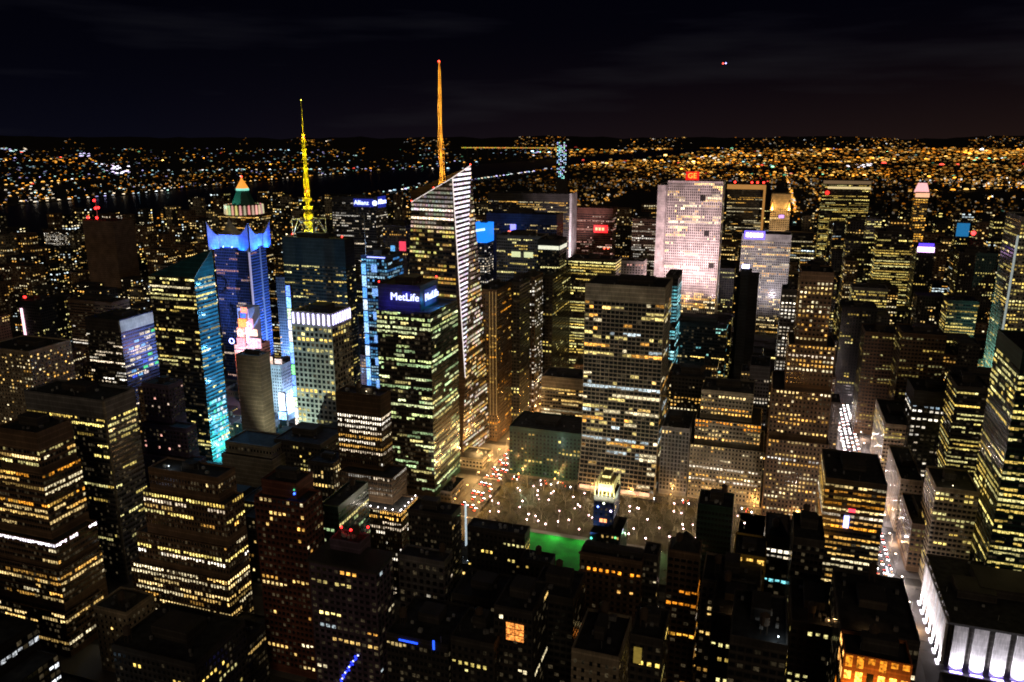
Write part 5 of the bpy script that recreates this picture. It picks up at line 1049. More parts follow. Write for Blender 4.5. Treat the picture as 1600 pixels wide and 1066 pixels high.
# ------------------------------------------------------------------ mid-rise buildings between the landmarks
FILL = [
(-81.5,-44,755,785.5,92,'f5','mid height unlit black building left of the orange lit stepped office'),
(-1239,-1197.1,998,1028.5,107.8,'f1','tall brown building behind the pink neon tower'),
(117.4,166.4,1354,1384.5,162.3,'f0','tall dark building below the slab with the lit top band'),
(189,222.6,1111,1141.5,121.9,'f5','tall unlit black building below the block with the violet roof sign'),
(202.6,222.6,917,947.5,107.7,'f5','tall unlit black building behind the black block with square windows'),
(-350.9,-310.8,431,461.5,53.4,'f5','mid height unlit black building just left of the red brick pier tower'),
(-315.3,-283.2,350,380.5,13.6,'f5','low unlit black building left of the tower with red roof lamps'),
(-613.1,-567.9,868,898.5,142.7,'f5','tall unlit black building just left of the tower with the yellow antenna'),
(-74,-50.4,1354,1384.5,106.4,'f0','tall dark building left of the grey pinstripe tower'),
(-281.2,-252.4,674,704.5,10.7,'f2','low beige building right of the tower with the bright stepped base'),
(-1173.9,-1125.6,1241,1271.5,106.6,'f1','tall brown building right of the tower with red beacons'),
(72.2,84.6,836,866.5,53.9,'f5','mid height unlit black building left of the olive lit avenue building'),
(117.4,135.6,1322,1352.5,133.2,'f6','tall bronze building left of the block with the violet roof sign'),
(-294.5,-252.4,1516,1546.5,151.1,'f5','tall unlit black building just right of the tower with the red sign'),
(249.4,273.6,1403,1433.5,152.6,'f1','tall brown building just right of the block with the violet roof sign'),
(31,84.6,1678,1708.5,135.5,'f3','tall black glass building below the tower with two shoulder lamps'),
(-1542.6,-1498.2,1597,1627.5,102.7,'f1','nearer tall brown building right of the tower with red beacons'),
(-1531.3,-1501.3,1354,1384.5,73.9,'f4','mid height dark speckled building just left of the tower with red beacons'),
(-262.7,-252.4,593,623.5,13.3,'f5','low unlit black building right of the tower with the bright stepped base'),
(-665,-613.9,917,947.5,86.7,'f3','mid height black glass building just left of the white lamp crowned tower'),
(173.7,222.6,787,817.5,108,'f5','tall unlit black building right of the black block with square windows'),
(-1008.3,-960.5,917,947.5,94.2,'f4','mid height dark speckled building below the tower with red beacons'),
(-1724.8,-1675.8,1403,1433.5,98.8,'f1','tall brown building left of the tower with red beacons'),
(117.4,138.8,1646,1676.5,160.8,'f3','tall black glass building below the slab with the lit top band'),
(140.9,178.4,1192,1222.5,115.8,'f6','tall bronze building just left of the block with the violet roof sign'),
(-1346.6,-1324.1,1160,1190.5,63.4,'f4','mid height dark speckled building behind the pink neon tower'),
(-828.4,-810.4,706,736.5,62.4,'f1','mid height brown building just left of the shorter glass tower'),
(-1215,-1177.9,1435,1465.5,90.8,'f1','mid height brown building just left of the orange pyramid tower'),
(-1222.2,-1187.5,917,947.5,89.8,'f1','mid height brown building just left of the pink neon tower'),
(-84.2,-36.6,998,1028.5,97.1,'f0','tall dark building left of the stone tower by the bright avenue'),
(-1346.6,-1299.6,1030,1060.5,96.6,'f1','wide tall brown building behind the pink neon tower and left of the shorter glass tower'),
(-1709,-1683.1,1354,1384.5,100.5,'f2','tall beige building behind the pink neon tower'),
(-2054.3,-2004.3,1889,1919.5,109.7,'f4','tall dark speckled building behind the tower with red beacons'),
(117.4,154.5,431,461.5,11.3,'f5','low unlit black building left of the floodlit pilaster building'),
(-1114.8,-1093.4,1111,1141.5,72.3,'f4','nearer mid height dark speckled building below the tower with red beacons'),
(145.2,192.2,1678,1708.5,161.5,'f5','tall unlit black building below the slab with the lit top band'),
(-1180.4,-1149.4,1322,1352.5,105.3,'f1','tall brown building left of the orange pyramid tower'),
(428.3,469.2,1808,1838.5,158.9,'f0','tall dark building just right of the blue panel tower'),
(433.9,471.2,1970,2000.5,137.3,'f1','tall brown building just right of the blue panel tower'),
(60.5,84.6,1597,1627.5,122.3,'f3','tall black glass building right of the grey pinstripe tower'),
(-1196.3,-1166.7,998,1028.5,71.5,'f4','nearer mid height dark speckled building behind the pink neon tower'),
(-1039,-992.3,755,785.5,83.5,'f1','nearer mid height brown building just left of the pink neon tower'),
(-1346.6,-1302.9,1192,1222.5,59.7,'f1','mid height brown building below the tower with red beacons'),
(-1346.6,-1307.1,1079,1109.5,106.6,'f4','tall dark speckled building behind the pink neon tower'),
(117.4,165.6,1597,1627.5,112.9,'f5','nearer tall unlit black building below the slab with the lit top band'),
(-360.8,-310.5,1808,1838.5,161.6,'f1','tall brown building just right of the tower with the red sign'),
(-95.7,-46.6,1403,1433.5,109.1,'f5','tall unlit black building just left of the grey pinstripe tower'),
(-499.6,-467.3,836,866.5,57.6,'f1','mid height brown building just left of the green glass tower'),
(-1066.6,-1015.9,1079,1109.5,62.6,'f2','mid height beige building left of the teal glass tower'),
(-385.9,-352.6,269,299.5,9.7,'f2','low beige building below the wedding cake building'),
(-1220,-1185.4,1759,1789.5,98.5,'f4','tall dark speckled building right of the orange pyramid tower'),
(-1524.5,-1493.6,1808,1838.5,98.4,'f4','tall dark speckled building just left of the orange pyramid tower'),
(-64.1,-43.5,868,898.5,72.6,'f1','mid height brown building behind the orange lit stepped office'),
(-2064.5,-2037,1808,1838.5,98.9,'f1','tall brown building left of the tower with red beacons and behind the pink neon tower'),
(-2138.7,-2101.5,2245,2275.5,75.6,'f4','mid height dark speckled building right of the tower with red beacons'),
(-1456.4,-1418.2,1646,1676.5,86.2,'f4','mid height dark speckled building left of the orange pyramid tower'),
(45.6,84.6,1030,1060.5,146.6,'f0','tall dark building behind the stone tower by the bright avenue'),
(-1032.1,-999.6,1111,1141.5,100.7,'f2','tall beige building left of the blue finned tower'),
(249.4,271.5,1354,1384.5,98.2,'f3','tall black glass building just right of the block with the violet roof sign'),
(-1757.3,-1740,1597,1627.5,72.6,'f2','mid height beige building just left of the tower with red beacons'),
(4.8,23.5,998,1028.5,63.9,'f3','mid height black glass building left of the stone tower by the bright avenue'),
(-1301.6,-1284.4,2002,2032.5,108.9,'f4','tall dark speckled building left of the blue logo tower'),
(-1626.6,-1588.3,2326,2356.5,102.2,'f4','tall dark speckled building right of the orange pyramid tower and behind the blue finned tower'),
(-1232.9,-1190.8,1111,1141.5,55.6,'f4','farther mid height dark speckled building below the tower with red beacons'),
(-1686,-1653.4,2051,2081.5,97.7,'f2','tall beige building just left of the orange pyramid tower'),
(-92.7,-56,1597,1627.5,117.7,'f6','tall bronze building just left of the grey pinstripe tower'),
(142.5,160.6,1111,1141.5,92.3,'f5','mid height unlit black building left of the block with the violet roof sign'),
(-86.9,-52.3,787,817.5,85.9,'f1','mid height brown building left of the orange lit stepped office'),
(-32.1,-7.9,431,461.5,42.6,'f5','low unlit black building below the pointed roof tower'),
(-753.1,-708.3,1030,1060.5,93.6,'f3','mid height black glass building just right of the blue finned tower'),
(-1066.6,-1016.2,1484,1514.5,62.6,'f2','mid height beige building just left of the tower with the yellow antenna'),
(-375.1,-348.6,463,493.5,47.3,'f0','mid height dark building just left of the red brick pier tower'),
(-623.4,-590.9,625,655.5,63.8,'f1','mid height brown building below the shorter glass tower'),
(249.4,287.4,1889,1919.5,143.9,'f1','tall brown building just left of the pink crowned tower'),
(-219.6,-177,463,493.5,26.2,'f5','low unlit black building right of the tower with red roof lamps'),
(-573.4,-532.4,949,979.5,65.4,'f3','mid height black glass building left of the green glass tower'),
(-1270.9,-1225.8,1808,1838.5,96,'f4','nearer tall dark speckled building right of the orange pyramid tower'),
(117.4,161.4,1759,1789.5,148,'f0','nearer tall dark building below the slab with the lit top band'),
(-57.4,-32.9,431,461.5,37.6,'f5','low unlit black building just left of the pointed roof tower'),
(385.4,414,1646,1676.5,136.5,'f3','tall black glass building just right of the blue panel tower'),
(292.7,334,1759,1789.5,132.8,'f1','tall brown building just right of the pink crowned tower'),
(-1029.9,-987.2,868,898.5,87.7,'f0','mid height dark building just right of the pink neon tower'),
(154,201.8,917,947.5,93.4,'f6','mid height bronze building behind the black block with square windows'),
(-1186.7,-1137.7,917,947.5,30.9,'f4','low dark speckled building just left of the pink neon tower'),
(-1511.3,-1474.3,1646,1676.5,77.8,'f1','mid height brown building right of the tower with red beacons'),
(-313.2,-265.4,2002,2032.5,157.5,'f6','tall bronze building just left of the pink floodlit slab'),
(-783.6,-737.7,706,736.5,53.2,'f1','nearer mid height brown building below the shorter glass tower'),
(-1871.1,-1835.3,2083,2113.5,103.7,'f2','tall beige building left of the orange pyramid tower'),
(-1956.9,-1923.4,1759,1789.5,76.1,'f4','nearer mid height dark speckled building just left of the tower with red beacons'),
(193.2,222.6,949,979.5,104.4,'f0','tall dark building below the block with the violet roof sign'),
(-1521.9,-1501.3,1273,1303.5,88,'f1','mid height brown building left of the tower with red beacons'),
(337.7,358.6,1565,1595.5,143.2,'f0','nearer tall dark building just right of the blue panel tower'),
(-1066.6,-1037.6,1192,1222.5,95.5,'f1','tall brown building left of the blue finned tower'),
(-1588.6,-1541,1840,1870.5,102.8,'f1','wide tall brown building left of the orange pyramid tower and behind the blue finned tower'),
(176.1,202.5,1241,1271.5,74.7,'f0','mid height dark building below the block with the violet roof sign'),
(-35.8,4,998,1028.5,57.4,'f3','nearer mid height black glass building left of the stone tower by the bright avenue'),
(-577.7,-545.4,674,704.5,12.2,'f1','low brown building behind the wedding cake building'),
(-1473.5,-1457.2,1646,1676.5,98.5,'f1','narrow tall brown building left of the orange pyramid tower and behind the teal glass tower'),
(-988.2,-963.8,1030,1060.5,87.2,'f4','mid height dark speckled building just left of the teal glass tower'),
(-1429.5,-1393.6,1678,1708.5,78.5,'f2','mid height beige building just left of the orange pyramid tower'),
(-996.2,-968,998,1028.5,51.5,'f4','nearer mid height dark speckled building just left of the teal glass tower'),
(-1177.1,-1134.9,1435,1465.5,104.3,'f1','tall brown building just left of the orange pyramid tower'),
(67.4,84.6,1840,1870.5,154.3,'f5','tall unlit black building just right of the tower with two shoulder lamps'),
(-1346.6,-1321.4,1111,1141.5,100.5,'f4','tall dark speckled building left of the tower with red beacons'),
(-2032.9,-2002.5,2407,2437.5,104.4,'f2','tall beige building left of the orange pyramid tower and behind the blue finned tower'),
(-1755.2,-1709.7,2002,2032.5,101.2,'f1','wide tall brown building left of the orange pyramid tower and behind the teal glass tower'),
(-1680.8,-1653.4,2326,2356.5,106.8,'f4','tall dark speckled building just right of the orange pyramid tower'),
(-1828.2,-1799.1,2326,2356.5,103.8,'f1','tall brown building behind the orange pyramid tower'),
(-17.8,0.1,868,898.5,69.5,'f2','mid height beige building behind the orange lit stepped office'),
(-407.1,-375.9,463,493.5,43,'f0','low dark building just left of the red brick pier tower'),
(-86.1,-58.4,1516,1546.5,110.6,'f6','tall bronze building just left of the grey pinstripe tower and below the orange framed tower'),
(551.7,584.8,2699,2729.5,99.7,'f3','tall black glass building behind the blue panel tower'),
(296.9,328.3,1192,1222.5,89.6,'f1','mid height brown building left of the white floodlit right tower'),
(339.8,358.6,1889,1919.5,140.6,'f0','tall dark building just right of the pink crowned tower'),
(-1399.2,-1373.4,2780,2810.5,104.5,'f1','tall brown building right of the blue logo tower'),
(-575.8,-532.4,998,1028.5,85.3,'f0','mid height dark building right of the tower with the yellow antenna'),
(-1606.9,-1577.8,2618,2648.5,95,'f2','mid height beige building just left of the blue logo tower'),
(-1562.5,-1532.3,1759,1789.5,99.9,'f4','tall dark speckled building left of the orange pyramid tower'),
(-643.6,-612.7,787,817.5,8,'f1','low brown building left of the white lamp crowned tower'),
(300.6,333,1484,1514.5,119.9,'f3','nearer tall black glass building just right of the block with the violet roof sign'),
(-2046.6,-2019.7,2537,2567.5,91.6,'f1','mid height brown building behind the orange pyramid tower'),
(279,296.1,1192,1222.5,73.5,'f1','mid height brown building right of the block with the violet roof sign'),
(-602.8,-552.2,1030,1060.5,106.5,'f0','tall dark building right of the tower with the yellow antenna'),
(-1428.3,-1373.4,2132,2162.5,99.2,'f2','tall beige building left of the blue logo tower'),
(4.7,29.4,917,947.5,54.3,'f6','mid height bronze building right of the orange lit stepped office'),
(-137.5,-87.7,787,817.5,89.5,'f2','mid height beige building right of the pale grid tower'),
(-1346.6,-1302.5,2051,2081.5,98.1,'f4','nearer tall dark speckled building left of the blue logo tower'),
(-1699.9,-1668.6,1435,1465.5,66.2,'f4','mid height dark speckled building left of the tower with red beacons'),
(-1938.6,-1923.4,2132,2162.5,85.6,'f4','nearer mid height dark speckled building right of the tower with red beacons'),
(-1202,-1156.5,1403,1433.5,40.3,'f4','low dark speckled building just left of the blue finned tower'),
(-1693.6,-1665.1,1808,1838.5,81.4,'f4','farther mid height dark speckled building right of the tower with red beacons'),
(-2086.3,-2043.8,2569,2599.5,109.6,'f4','tall dark speckled building behind the orange pyramid tower'),
(-544.6,-532.4,674,704.5,16.3,'f0','low dark building behind the wedding cake building'),
(325.7,347,1727,1757.5,128.5,'f6','tall bronze building just left of the blue panel tower'),
(-1547.5,-1514.9,1565,1595.5,62.3,'f4','smaller mid height dark speckled building right of the tower with red beacons'),
(-1607.3,-1584.9,1273,1303.5,73.2,'f2','mid height beige building behind the pink neon tower'),
(22.2,73.1,1484,1514.5,73.2,'f5','mid height unlit black building just right of the grey pinstripe tower'),
(-2,47.6,755,785.5,38.2,'f5','low unlit black building right of the orange lit stepped office'),
(146,175.3,1241,1271.5,113.9,'f3','tall black glass building left of the block with the violet roof sign'),
(-1863.2,-1814.3,2488,2518.5,78.8,'f4','mid height dark speckled building behind the orange pyramid tower'),
(-1896.6,-1876.2,1516,1546.5,92.1,'f4','nearer mid height dark speckled building left of the tower with red beacons'),
(249.4,290.7,1111,1141.5,70.7,'f1','nearer mid height brown building right of the block with the violet roof sign'),
(-11.9,18.6,1840,1870.5,158.5,'f3','tall black glass building just left of the tower with two shoulder lamps'),
(-681.8,-644.4,787,817.5,10.9,'f2','low beige building right of the teal glass tower'),
(658.5,686.6,2893,2923.5,99.7,'f6','tall bronze building just right of the blue panel tower'),
(-219.6,-175.9,917,947.5,45.5,'f1','mid height brown building left of the pale grid tower'),
(-2101.9,-2064.5,1646,1676.5,107.9,'f4','nearer tall dark speckled building left of the tower with red beacons'),
(-658.4,-624.2,625,655.5,29.2,'f5','low unlit black building right of the dark tower with the pale corner'),
(-1745.7,-1714.6,2537,2567.5,106.2,'f2','tall beige building right of the orange pyramid tower'),
(-1234.5,-1199.5,2407,2437.5,83.2,'f2','mid height beige building right of the blue logo tower'),
(-1975.3,-1948,2326,2356.5,78.9,'f2','mid height beige building left of the orange pyramid tower'),
(450.3,485,2456,2486.5,90.5,'f0','mid height dark building behind the blue panel tower'),
(385.4,425.4,1565,1595.5,137.5,'f6','nearer tall bronze building just right of the blue panel tower'),
(117.4,158.4,1435,1465.5,84.5,'f5','mid height unlit black building behind the stone tower by the bright avenue'),
(-1208.5,-1180.6,1889,1919.5,84.4,'f2','nearer mid height beige building just left of the blue logo tower'),
(533.4,581.8,2731,2761.5,98.9,'f6','tall bronze building behind the blue panel tower'),
(32.3,55.2,1565,1595.5,86.4,'f1','mid height brown building just right of the grey pinstripe tower'),
(-848.6,-810.4,1111,1141.5,99.2,'f4','tall dark speckled building just right of the blue finned tower'),
(-592.4,-532.4,1516,1546.5,163.7,'f1','tall brown building behind the blue sign box tower'),
(-1848.6,-1807,2812,2842.5,85.9,'f4','mid height dark speckled building left of the blue logo tower'),
(-20.5,11.3,1030,1060.5,58,'f0','mid height dark building left of the stone tower by the bright avenue'),
(-1146.2,-1104.4,1759,1789.5,84.4,'f4','nearer mid height dark speckled building left of the blue logo tower'),
(-1865.8,-1841.9,1889,1919.5,95.4,'f1','tall brown building just right of the tower with red beacons'),
(-471.4,-437.9,625,655.5,27.5,'f1','low brown building left of the tower with the bright stepped base'),
(-1309.1,-1278.9,1322,1352.5,45,'f4','larger mid height dark speckled building right of the tower with red beacons'),
(-2027.7,-1987.3,1646,1676.5,77.7,'f4','farther mid height dark speckled building left of the tower with red beacons'),
(69.7,84.6,917,947.5,57.3,'f6','mid height bronze building below the stone tower by the bright avenue'),
(-1024.8,-978,2699,2729.5,85.4,'f2','mid height beige building left of the pale edged slab'),
(-1961.8,-1923.4,2569,2599.5,83.1,'f1','mid height brown building behind the orange pyramid tower and behind the blue finned tower'),
(249.4,276.4,1030,1060.5,63.3,'f6','mid height bronze building right of the black block with square windows'),
(-1165.4,-1126.8,2375,2405.5,93.3,'f1','mid height brown building behind the white crystal tower'),
(-2022.7,-1997.4,2780,2810.5,99.7,'f4','tall dark speckled building behind the orange pyramid tower and behind the blue finned tower'),
(618.6,655.3,2812,2842.5,86.3,'f3','mid height black glass building behind the blue panel tower'),
(-121.6,-71.3,1646,1676.5,125.5,'f5','tall unlit black building below the orange framed tower'),
(-928,-899.7,1111,1141.5,74.4,'f4','mid height dark speckled building just left of the blue finned tower'),
]
def facade_mesh(mb, x0, x1, y0, y1, h, sty, rnd, size=None):
    s = style(sty); s['blank'] = 2; west = (x0 + x1) / 2 > 0
    far = math.hypot(x0, y0); k = max(1, far / 1100); s['bw'] *= k; s['fh'] *= max(1, k * .8)
    faces = [(x1 - x0, lambda t, z: (x0 + t, y0 - .15, z))]
    faces.append((y1 - y0, (lambda t, z: (x0 - .15, y1 - t, z)) if west else (lambda t, z: (x1 + .15, y0 + t, z))))
    for r in range(int((h - 2) / s['fh'])):
        z = h - 2 - (r + 1) * s['fh']; prob = s['p'] * rnd.uniform(.2, 1.8)
        if rnd.random() < s['full']: prob = .9
        for L, P in faces: facade_row(mb, P, max(1, int(L / s['bw'])), L, z, s, rnd, prob, s['pal'], s['g'] * .95)
for i, (x0, x1, y0, y1, h, sty, lab) in enumerate(FILL):
    rnd = random.Random(900 + i); x0, x1, y0, y1 = float(x0), float(x1), float(y0), float(y1)
    o = empty('mid_rise_building' if h > 26 else 'low_building', ((x0 + x1) / 2, y0, 0), lab, 'building', 'lower buildings filling the blocks'); r_ = H_(o)
    mb = MB(); b = shell(mb, x0, x1, y0, y1, h); mb.build('wall', WM[STY[sty]['w']], r_)
    mb = MB(); mb.poly([(p[0], p[1], h - 1.25) for p in b]); mb.build('roof', M_roof, r_)
    mb = MB(); facade_mesh(mb, x0, x1, y0, y1, h, sty, rnd)
    if mb.f: mb.build('windows', M_win, r_)
    if y0 < 900: roof_stuff(r_, x0 + 1, x1 - 1, y0 + 1, y1 - 1, h, rnd, tank=rnd.random() < .35, big=h > 20)

# ------------------------------------------------------------------ the far city: more buildings than anyone could count
MASS = [
(249,277,1079,1110,68), (-277,-252,1727,1758,160), (-2053,-2034,2407,2438,109), (305,359,1403,1434,125), (-23,20,1273,1304,9), (-1067,-1019,1160,1190,89), (454,495,2569,2600,88), (-1151,-1093,2132,2162,107), (-1506,-1474,2294,2324,99), (456,485,2780,2810,83), (69,85,949,980,93), (-1263,-1220,2083,2114,102), (-1769,-1732,1516,1546,51), (-118,-87,1921,1952,158), (-76,-58,836,866,76), (-1627,-1604,2537,2568,81), (-1694,-1653,2650,2680,70), (43,85,1889,1920,124), (-21,6,1889,1920,162), (-70,-34,1192,1222,58), (-1534,-1507,2213,2244,70), (492,507,2731,2762,97), (-631,-587,706,736,10), (-1017,-993,787,818,50), (-1736,-1704,2569,2600,87), (303,348,2861,2892,86), (-586,-566,706,736,7), (-1703,-1687,2245,2276,96), (117,154,2326,2356,87), (-314,-288,787,818,68), (-2098,-2053,1759,1790,42), (385,426,2731,2762,97), (297,320,1597,1628,95), (140,168,1646,1676,133), (117,159,1403,1434,36), (27,63,1516,1546,77), (-339,-297,836,866,113), (-1592,-1552,1354,1384,32), (385,431,2650,2680,97), (-763,-730,868,898,50), (-1282,-1240,998,1028,25), (-1818,-1779,2051,2082,96), (-2076,-2051,2618,2648,108), (-784,-735,917,948,70), (-1164,-1116,1111,1142,46), (-1998,-1977,1727,1758,67), (117,144,2893,2924,73), (-636,-588,593,624,9), (-2167,-2120,1921,1952,82), (-318,-286,755,786,29), (-995,-967,2569,2600,81), (-1393,-1373,2083,2114,71), (-2037,-1992,2812,2842,95), (-1933,-1923,2780,2810,96), (183,223,1727,1758,155), (385,437,2132,2162,96), (-10,22,1079,1110,48), (-388,-348,593,624,53), (-730,-698,868,898,16), (-1774,-1739,2812,2842,64), (-2080,-2055,1889,1920,79), (614,634,2731,2762,82), (301,325,2456,2486,96), (-500,-467,706,736,10), (-1347,-1313,1840,1870,105), (-1393,-1373,1597,1628,69), (-1383,-1373,1435,1466,52), (-500,-466,544,574,18), (-1705,-1673,2780,2810,102), (317,359,1678,1708,110), (-500,-482,674,704,9), (-1347,-1321,1921,1952,90), (-1804,-1758,1597,1628,41), (-2124,-2087,2569,2600,69), (117,143,1565,1596,72), (-1627,-1609,2294,2324,72), (-1503,-1477,1403,1434,89), (-32,10,2002,2032,163), (-1043,-1005,2780,2810,93), (-1423,-1404,1160,1190,95), (-1703,-1653,1516,1546,32), (-1668,-1653,1435,1466,31), (-2004,-1977,2861,2892,100), (117,148,2650,2680,68), (-500,-480,463,494,39), (306,325,1727,1758,120), (205,223,1273,1304,107), (182,223,836,866,91), (-67,-32,1727,1758,100), (-1222,-1187,2326,2356,100), (-1279,-1234,1111,1142,31), (533,551,2699,2730,80), (117,163,2456,2486,78), (-134,-97,1192,1222,54), (-1548,-1528,1403,1434,30), (318,345,2699,2730,85), (293,344,1354,1384,80), (-96,-66,1759,1790,108), (7,44,949,980,54), (-1248,-1221,1759,1790,27), (-1720,-1673,1597,1628,54), (385,419,2456,2486,94), (279,302,2569,2600,96), (-13,22,1192,1222,23), (-990,-943,1565,1596,102), (-1320,-1276,1921,1952,63), (-1288,-1255,1484,1514,64), (-1845,-1814,2731,2762,88), (-1717,-1677,2488,2518,68), (-1981,-1949,2893,2924,88), (425,451,2893,2924,96), (117,145,1840,1870,71), (-324,-276,1921,1952,134), (-1147,-1111,1192,1222,58), (-1627,-1593,1484,1514,26), (-1627,-1597,1403,1434,30), (-1667,-1653,2537,2568,88), (-1971,-1946,2812,2842,86), (-1992,-1942,2731,2762,72), (385,416,2569,2600,91), (480,507,2326,2356,93), (417,459,2002,2032,107), (-97,-75,1354,1384,70), (-412,-389,593,624,49), (-565,-532,706,736,8), (-1128,-1093,2326,2356,78), (607,656,2569,2600,96), (-384,-337,2002,2032,142), (-1347,-1319,2569,2600,91), (-1303,-1272,1808,1838,49), (-1203,-1169,1484,1514,109), (-1347,-1314,1354,1384,50), (-1554,-1520,2488,2518,25), (-2091,-2054,1970,2000,84), (-981,-929,2618,2648,65), (-1313,-1286,1354,1384,47), (-1426,-1373,2731,2762,63), (-2099,-2066,2893,2924,99), (-1947,-1923,2164,2194,98), (-2107,-2089,2083,2114,79), (533,579,2650,2680,75), (197,223,1840,1870,154), (-419,-379,1030,1060,98), (-378,-352,431,462,43), (-1264,-1237,949,980,93), (-1601,-1572,2650,2680,109), (-1487,-1456,2407,2438,31), (-1434,-1387,2326,2356,31), (-1493,-1473,1808,1838,59), (555,578,2893,2924,74), (206,223,1516,1546,164), (-220,-179,1241,1272,106), (-54,-36,1111,1142,55), (-707,-659,625,656,51), (-973,-925,836,866,27), (-1137,-1093,917,948,25), (-1627,-1583,2569,2600,22), (-1460,-1420,2002,2032,97), (-1404,-1373,1160,1190,76), (-1897,-1871,2407,2438,97), (-2167,-2117,2213,2244,26), (632,655,2861,2892,87), (410,441,2488,2518,64), (117,134,2294,2324,48), (117,141,2164,2194,57), (117,160,1889,1920,66), (-146,-100,1808,1838,149), (-71,-29,1646,1676,86), (-44,-11,1079,1110,48), (-382,-347,1403,1434,144), (-967,-944,1889,1920,101), (-1034,-1004,1241,1272,60), (-1582,-1543,2569,2600,24), (-1420,-1373,2294,2324,22), (-1398,-1373,1403,1434,52), (-1706,-1672,1565,1596,31), (-2167,-2131,2780,2810,65), (573,609,2780,2810,78), (421,461,2537,2568,66), (-479,-440,463,494,39), (-1500,-1460,1354,1384,29), (-1683,-1653,2861,2892,96), (-1795,-1759,2731,2762,67), (-2077,-2039,2245,2276,31), (-2119,-2099,2164,2194,50), (-58,-29,1516,1546,86), (-382,-349,1435,1466,143), (-370,-320,917,948,104), (-1347,-1317,1565,1596,67), (-1627,-1608,2618,2648,28), (-1540,-1520,1840,1870,97), (-1430,-1392,1322,1352,41), (-1692,-1670,2407,2438,87), (-1739,-1721,1597,1628,32), (-2012,-1982,2893,2924,93), (-2122,-2075,2294,2324,30), (-2001,-1960,1678,1708,27), (-35,1,1111,1142,41), (-1028,-1008,1597,1628,96), (-1003,-968,1516,1546,106), (-1011,-974,836,866,30), (-1153,-1130,2213,2244,82), (-1561,-1531,1646,1676,54), (635,663,2731,2762,76), (480,507,2407,2438,92), (-143,-96,1759,1790,124), (49,85,1273,1304,71), (21,48,1273,1304,10), (-479,-432,1889,1920,110), (-359,-333,1759,1790,149), (-500,-472,625,656,26), (-1347,-1312,2731,2762,58), (-1347,-1296,2132,2162,30), (-1417,-1373,2245,2276,20), (-1577,-1541,1889,1920,53), (-1897,-1862,2051,2082,23), (-1952,-1923,2407,2438,63), (-2116,-2072,2213,2244,22), (458,491,2731,2762,49), (385,434,2699,2730,75), (156,178,2861,2892,92), (117,151,2569,2600,50), (8,43,1241,1272,12), (46,85,1192,1222,65), (18,49,1160,1190,31), (-1045,-1012,1435,1466,24), (-1577,-1532,2618,2648,80), (-1478,-1435,2326,2356,31), (-1440,-1397,1970,2000,90), (-1771,-1731,1678,1708,105), (-2032,-2011,1970,2000,87), (117,154,2245,2276,43), (117,155,2213,2244,30), (157,192,674,704,40), (30,62,1646,1676,63), (-50,-1,1565,1596,92), (-69,-42,1160,1190,59), (50,85,787,818,9), (-399,-362,1516,1546,138), (-687,-655,1840,1870,133), (-685,-636,593,624,63), (-1067,-1017,1273,1304,54), (-1129,-1093,2213,2244,66), (-1441,-1421,2294,2324,25), (-1567,-1540,1435,1466,27), (-1843,-1801,2861,2892,58), (-1817,-1791,2537,2568,81), (-1695,-1653,1484,1514,29), (-1975,-1923,1840,1870,32),
]
mb = MB(); rnd = random.Random(77)
for x0, x1, y0, y1, h in MASS:
    mb.box(x0, x1, y0, y1, 0, h, m=0); w = MB(); facade_mesh(w, x0, x1, y0, y1, h, rnd.choice(['f0', 'f1', 'f4', 'f6']), rnd)
    n = len(mb.v); mb.v += w.v; mb.f += [tuple(q + n for q in f) for f in w.f]; mb.c += w.c; mb.m += [1] * len(w.f)
WATER = list(zip(ys, xs, xo))
def zone(x, y):
    for (ya, a, b_), (yb, c, d) in zip(WATER, WATER[1:]):
        if ya <= y < yb:
            t = (y - ya) / (yb - ya); e = a + (c - a) * t; w_ = b_ + (d - b_) * t
            if w_ < x < e: return 'water'
            return 'west' if x <= w_ else 'park' if (-800 < x < 85 and 2050 < y < 6150) else 'east' if x > 500 else 'mid'
    return 'east'
LC = dict(o=[(1, .38, .035), (1, .46, .07), (1, .31, .02), (1, .56, .14)], w=[(1, .78, .5), (1, .85, .65), (.9, .95, 1)], c=[(.5, .8, 1), (.6, 1, .9), (.55, .5, 1)], r=[(1, .08, .05)], g=[(.3, 1, .55)])
def light(x, y, z, c, q, w, hgt=None):
    c = tuple(q * a for a in c); hgt = hgt or w * .55; w *= 1.5
    ux, uy = (y, -x); L = math.hypot(ux, uy); ux, uy = ux / L * w / 2, uy / L * w / 2
    mb.prism(x, y, w / 2, w * .3, z, z + hgt * .7, 5, c, 1)
cp, sp_ = math.cos(R(18.2)), math.sin(R(18.2))
def polar(u, dist): # u: sideways slope from the view axis, dist: metres ahead
    return u * dist * cp - dist * sp_, u * dist * sp_ + dist * cp
n_l = 0
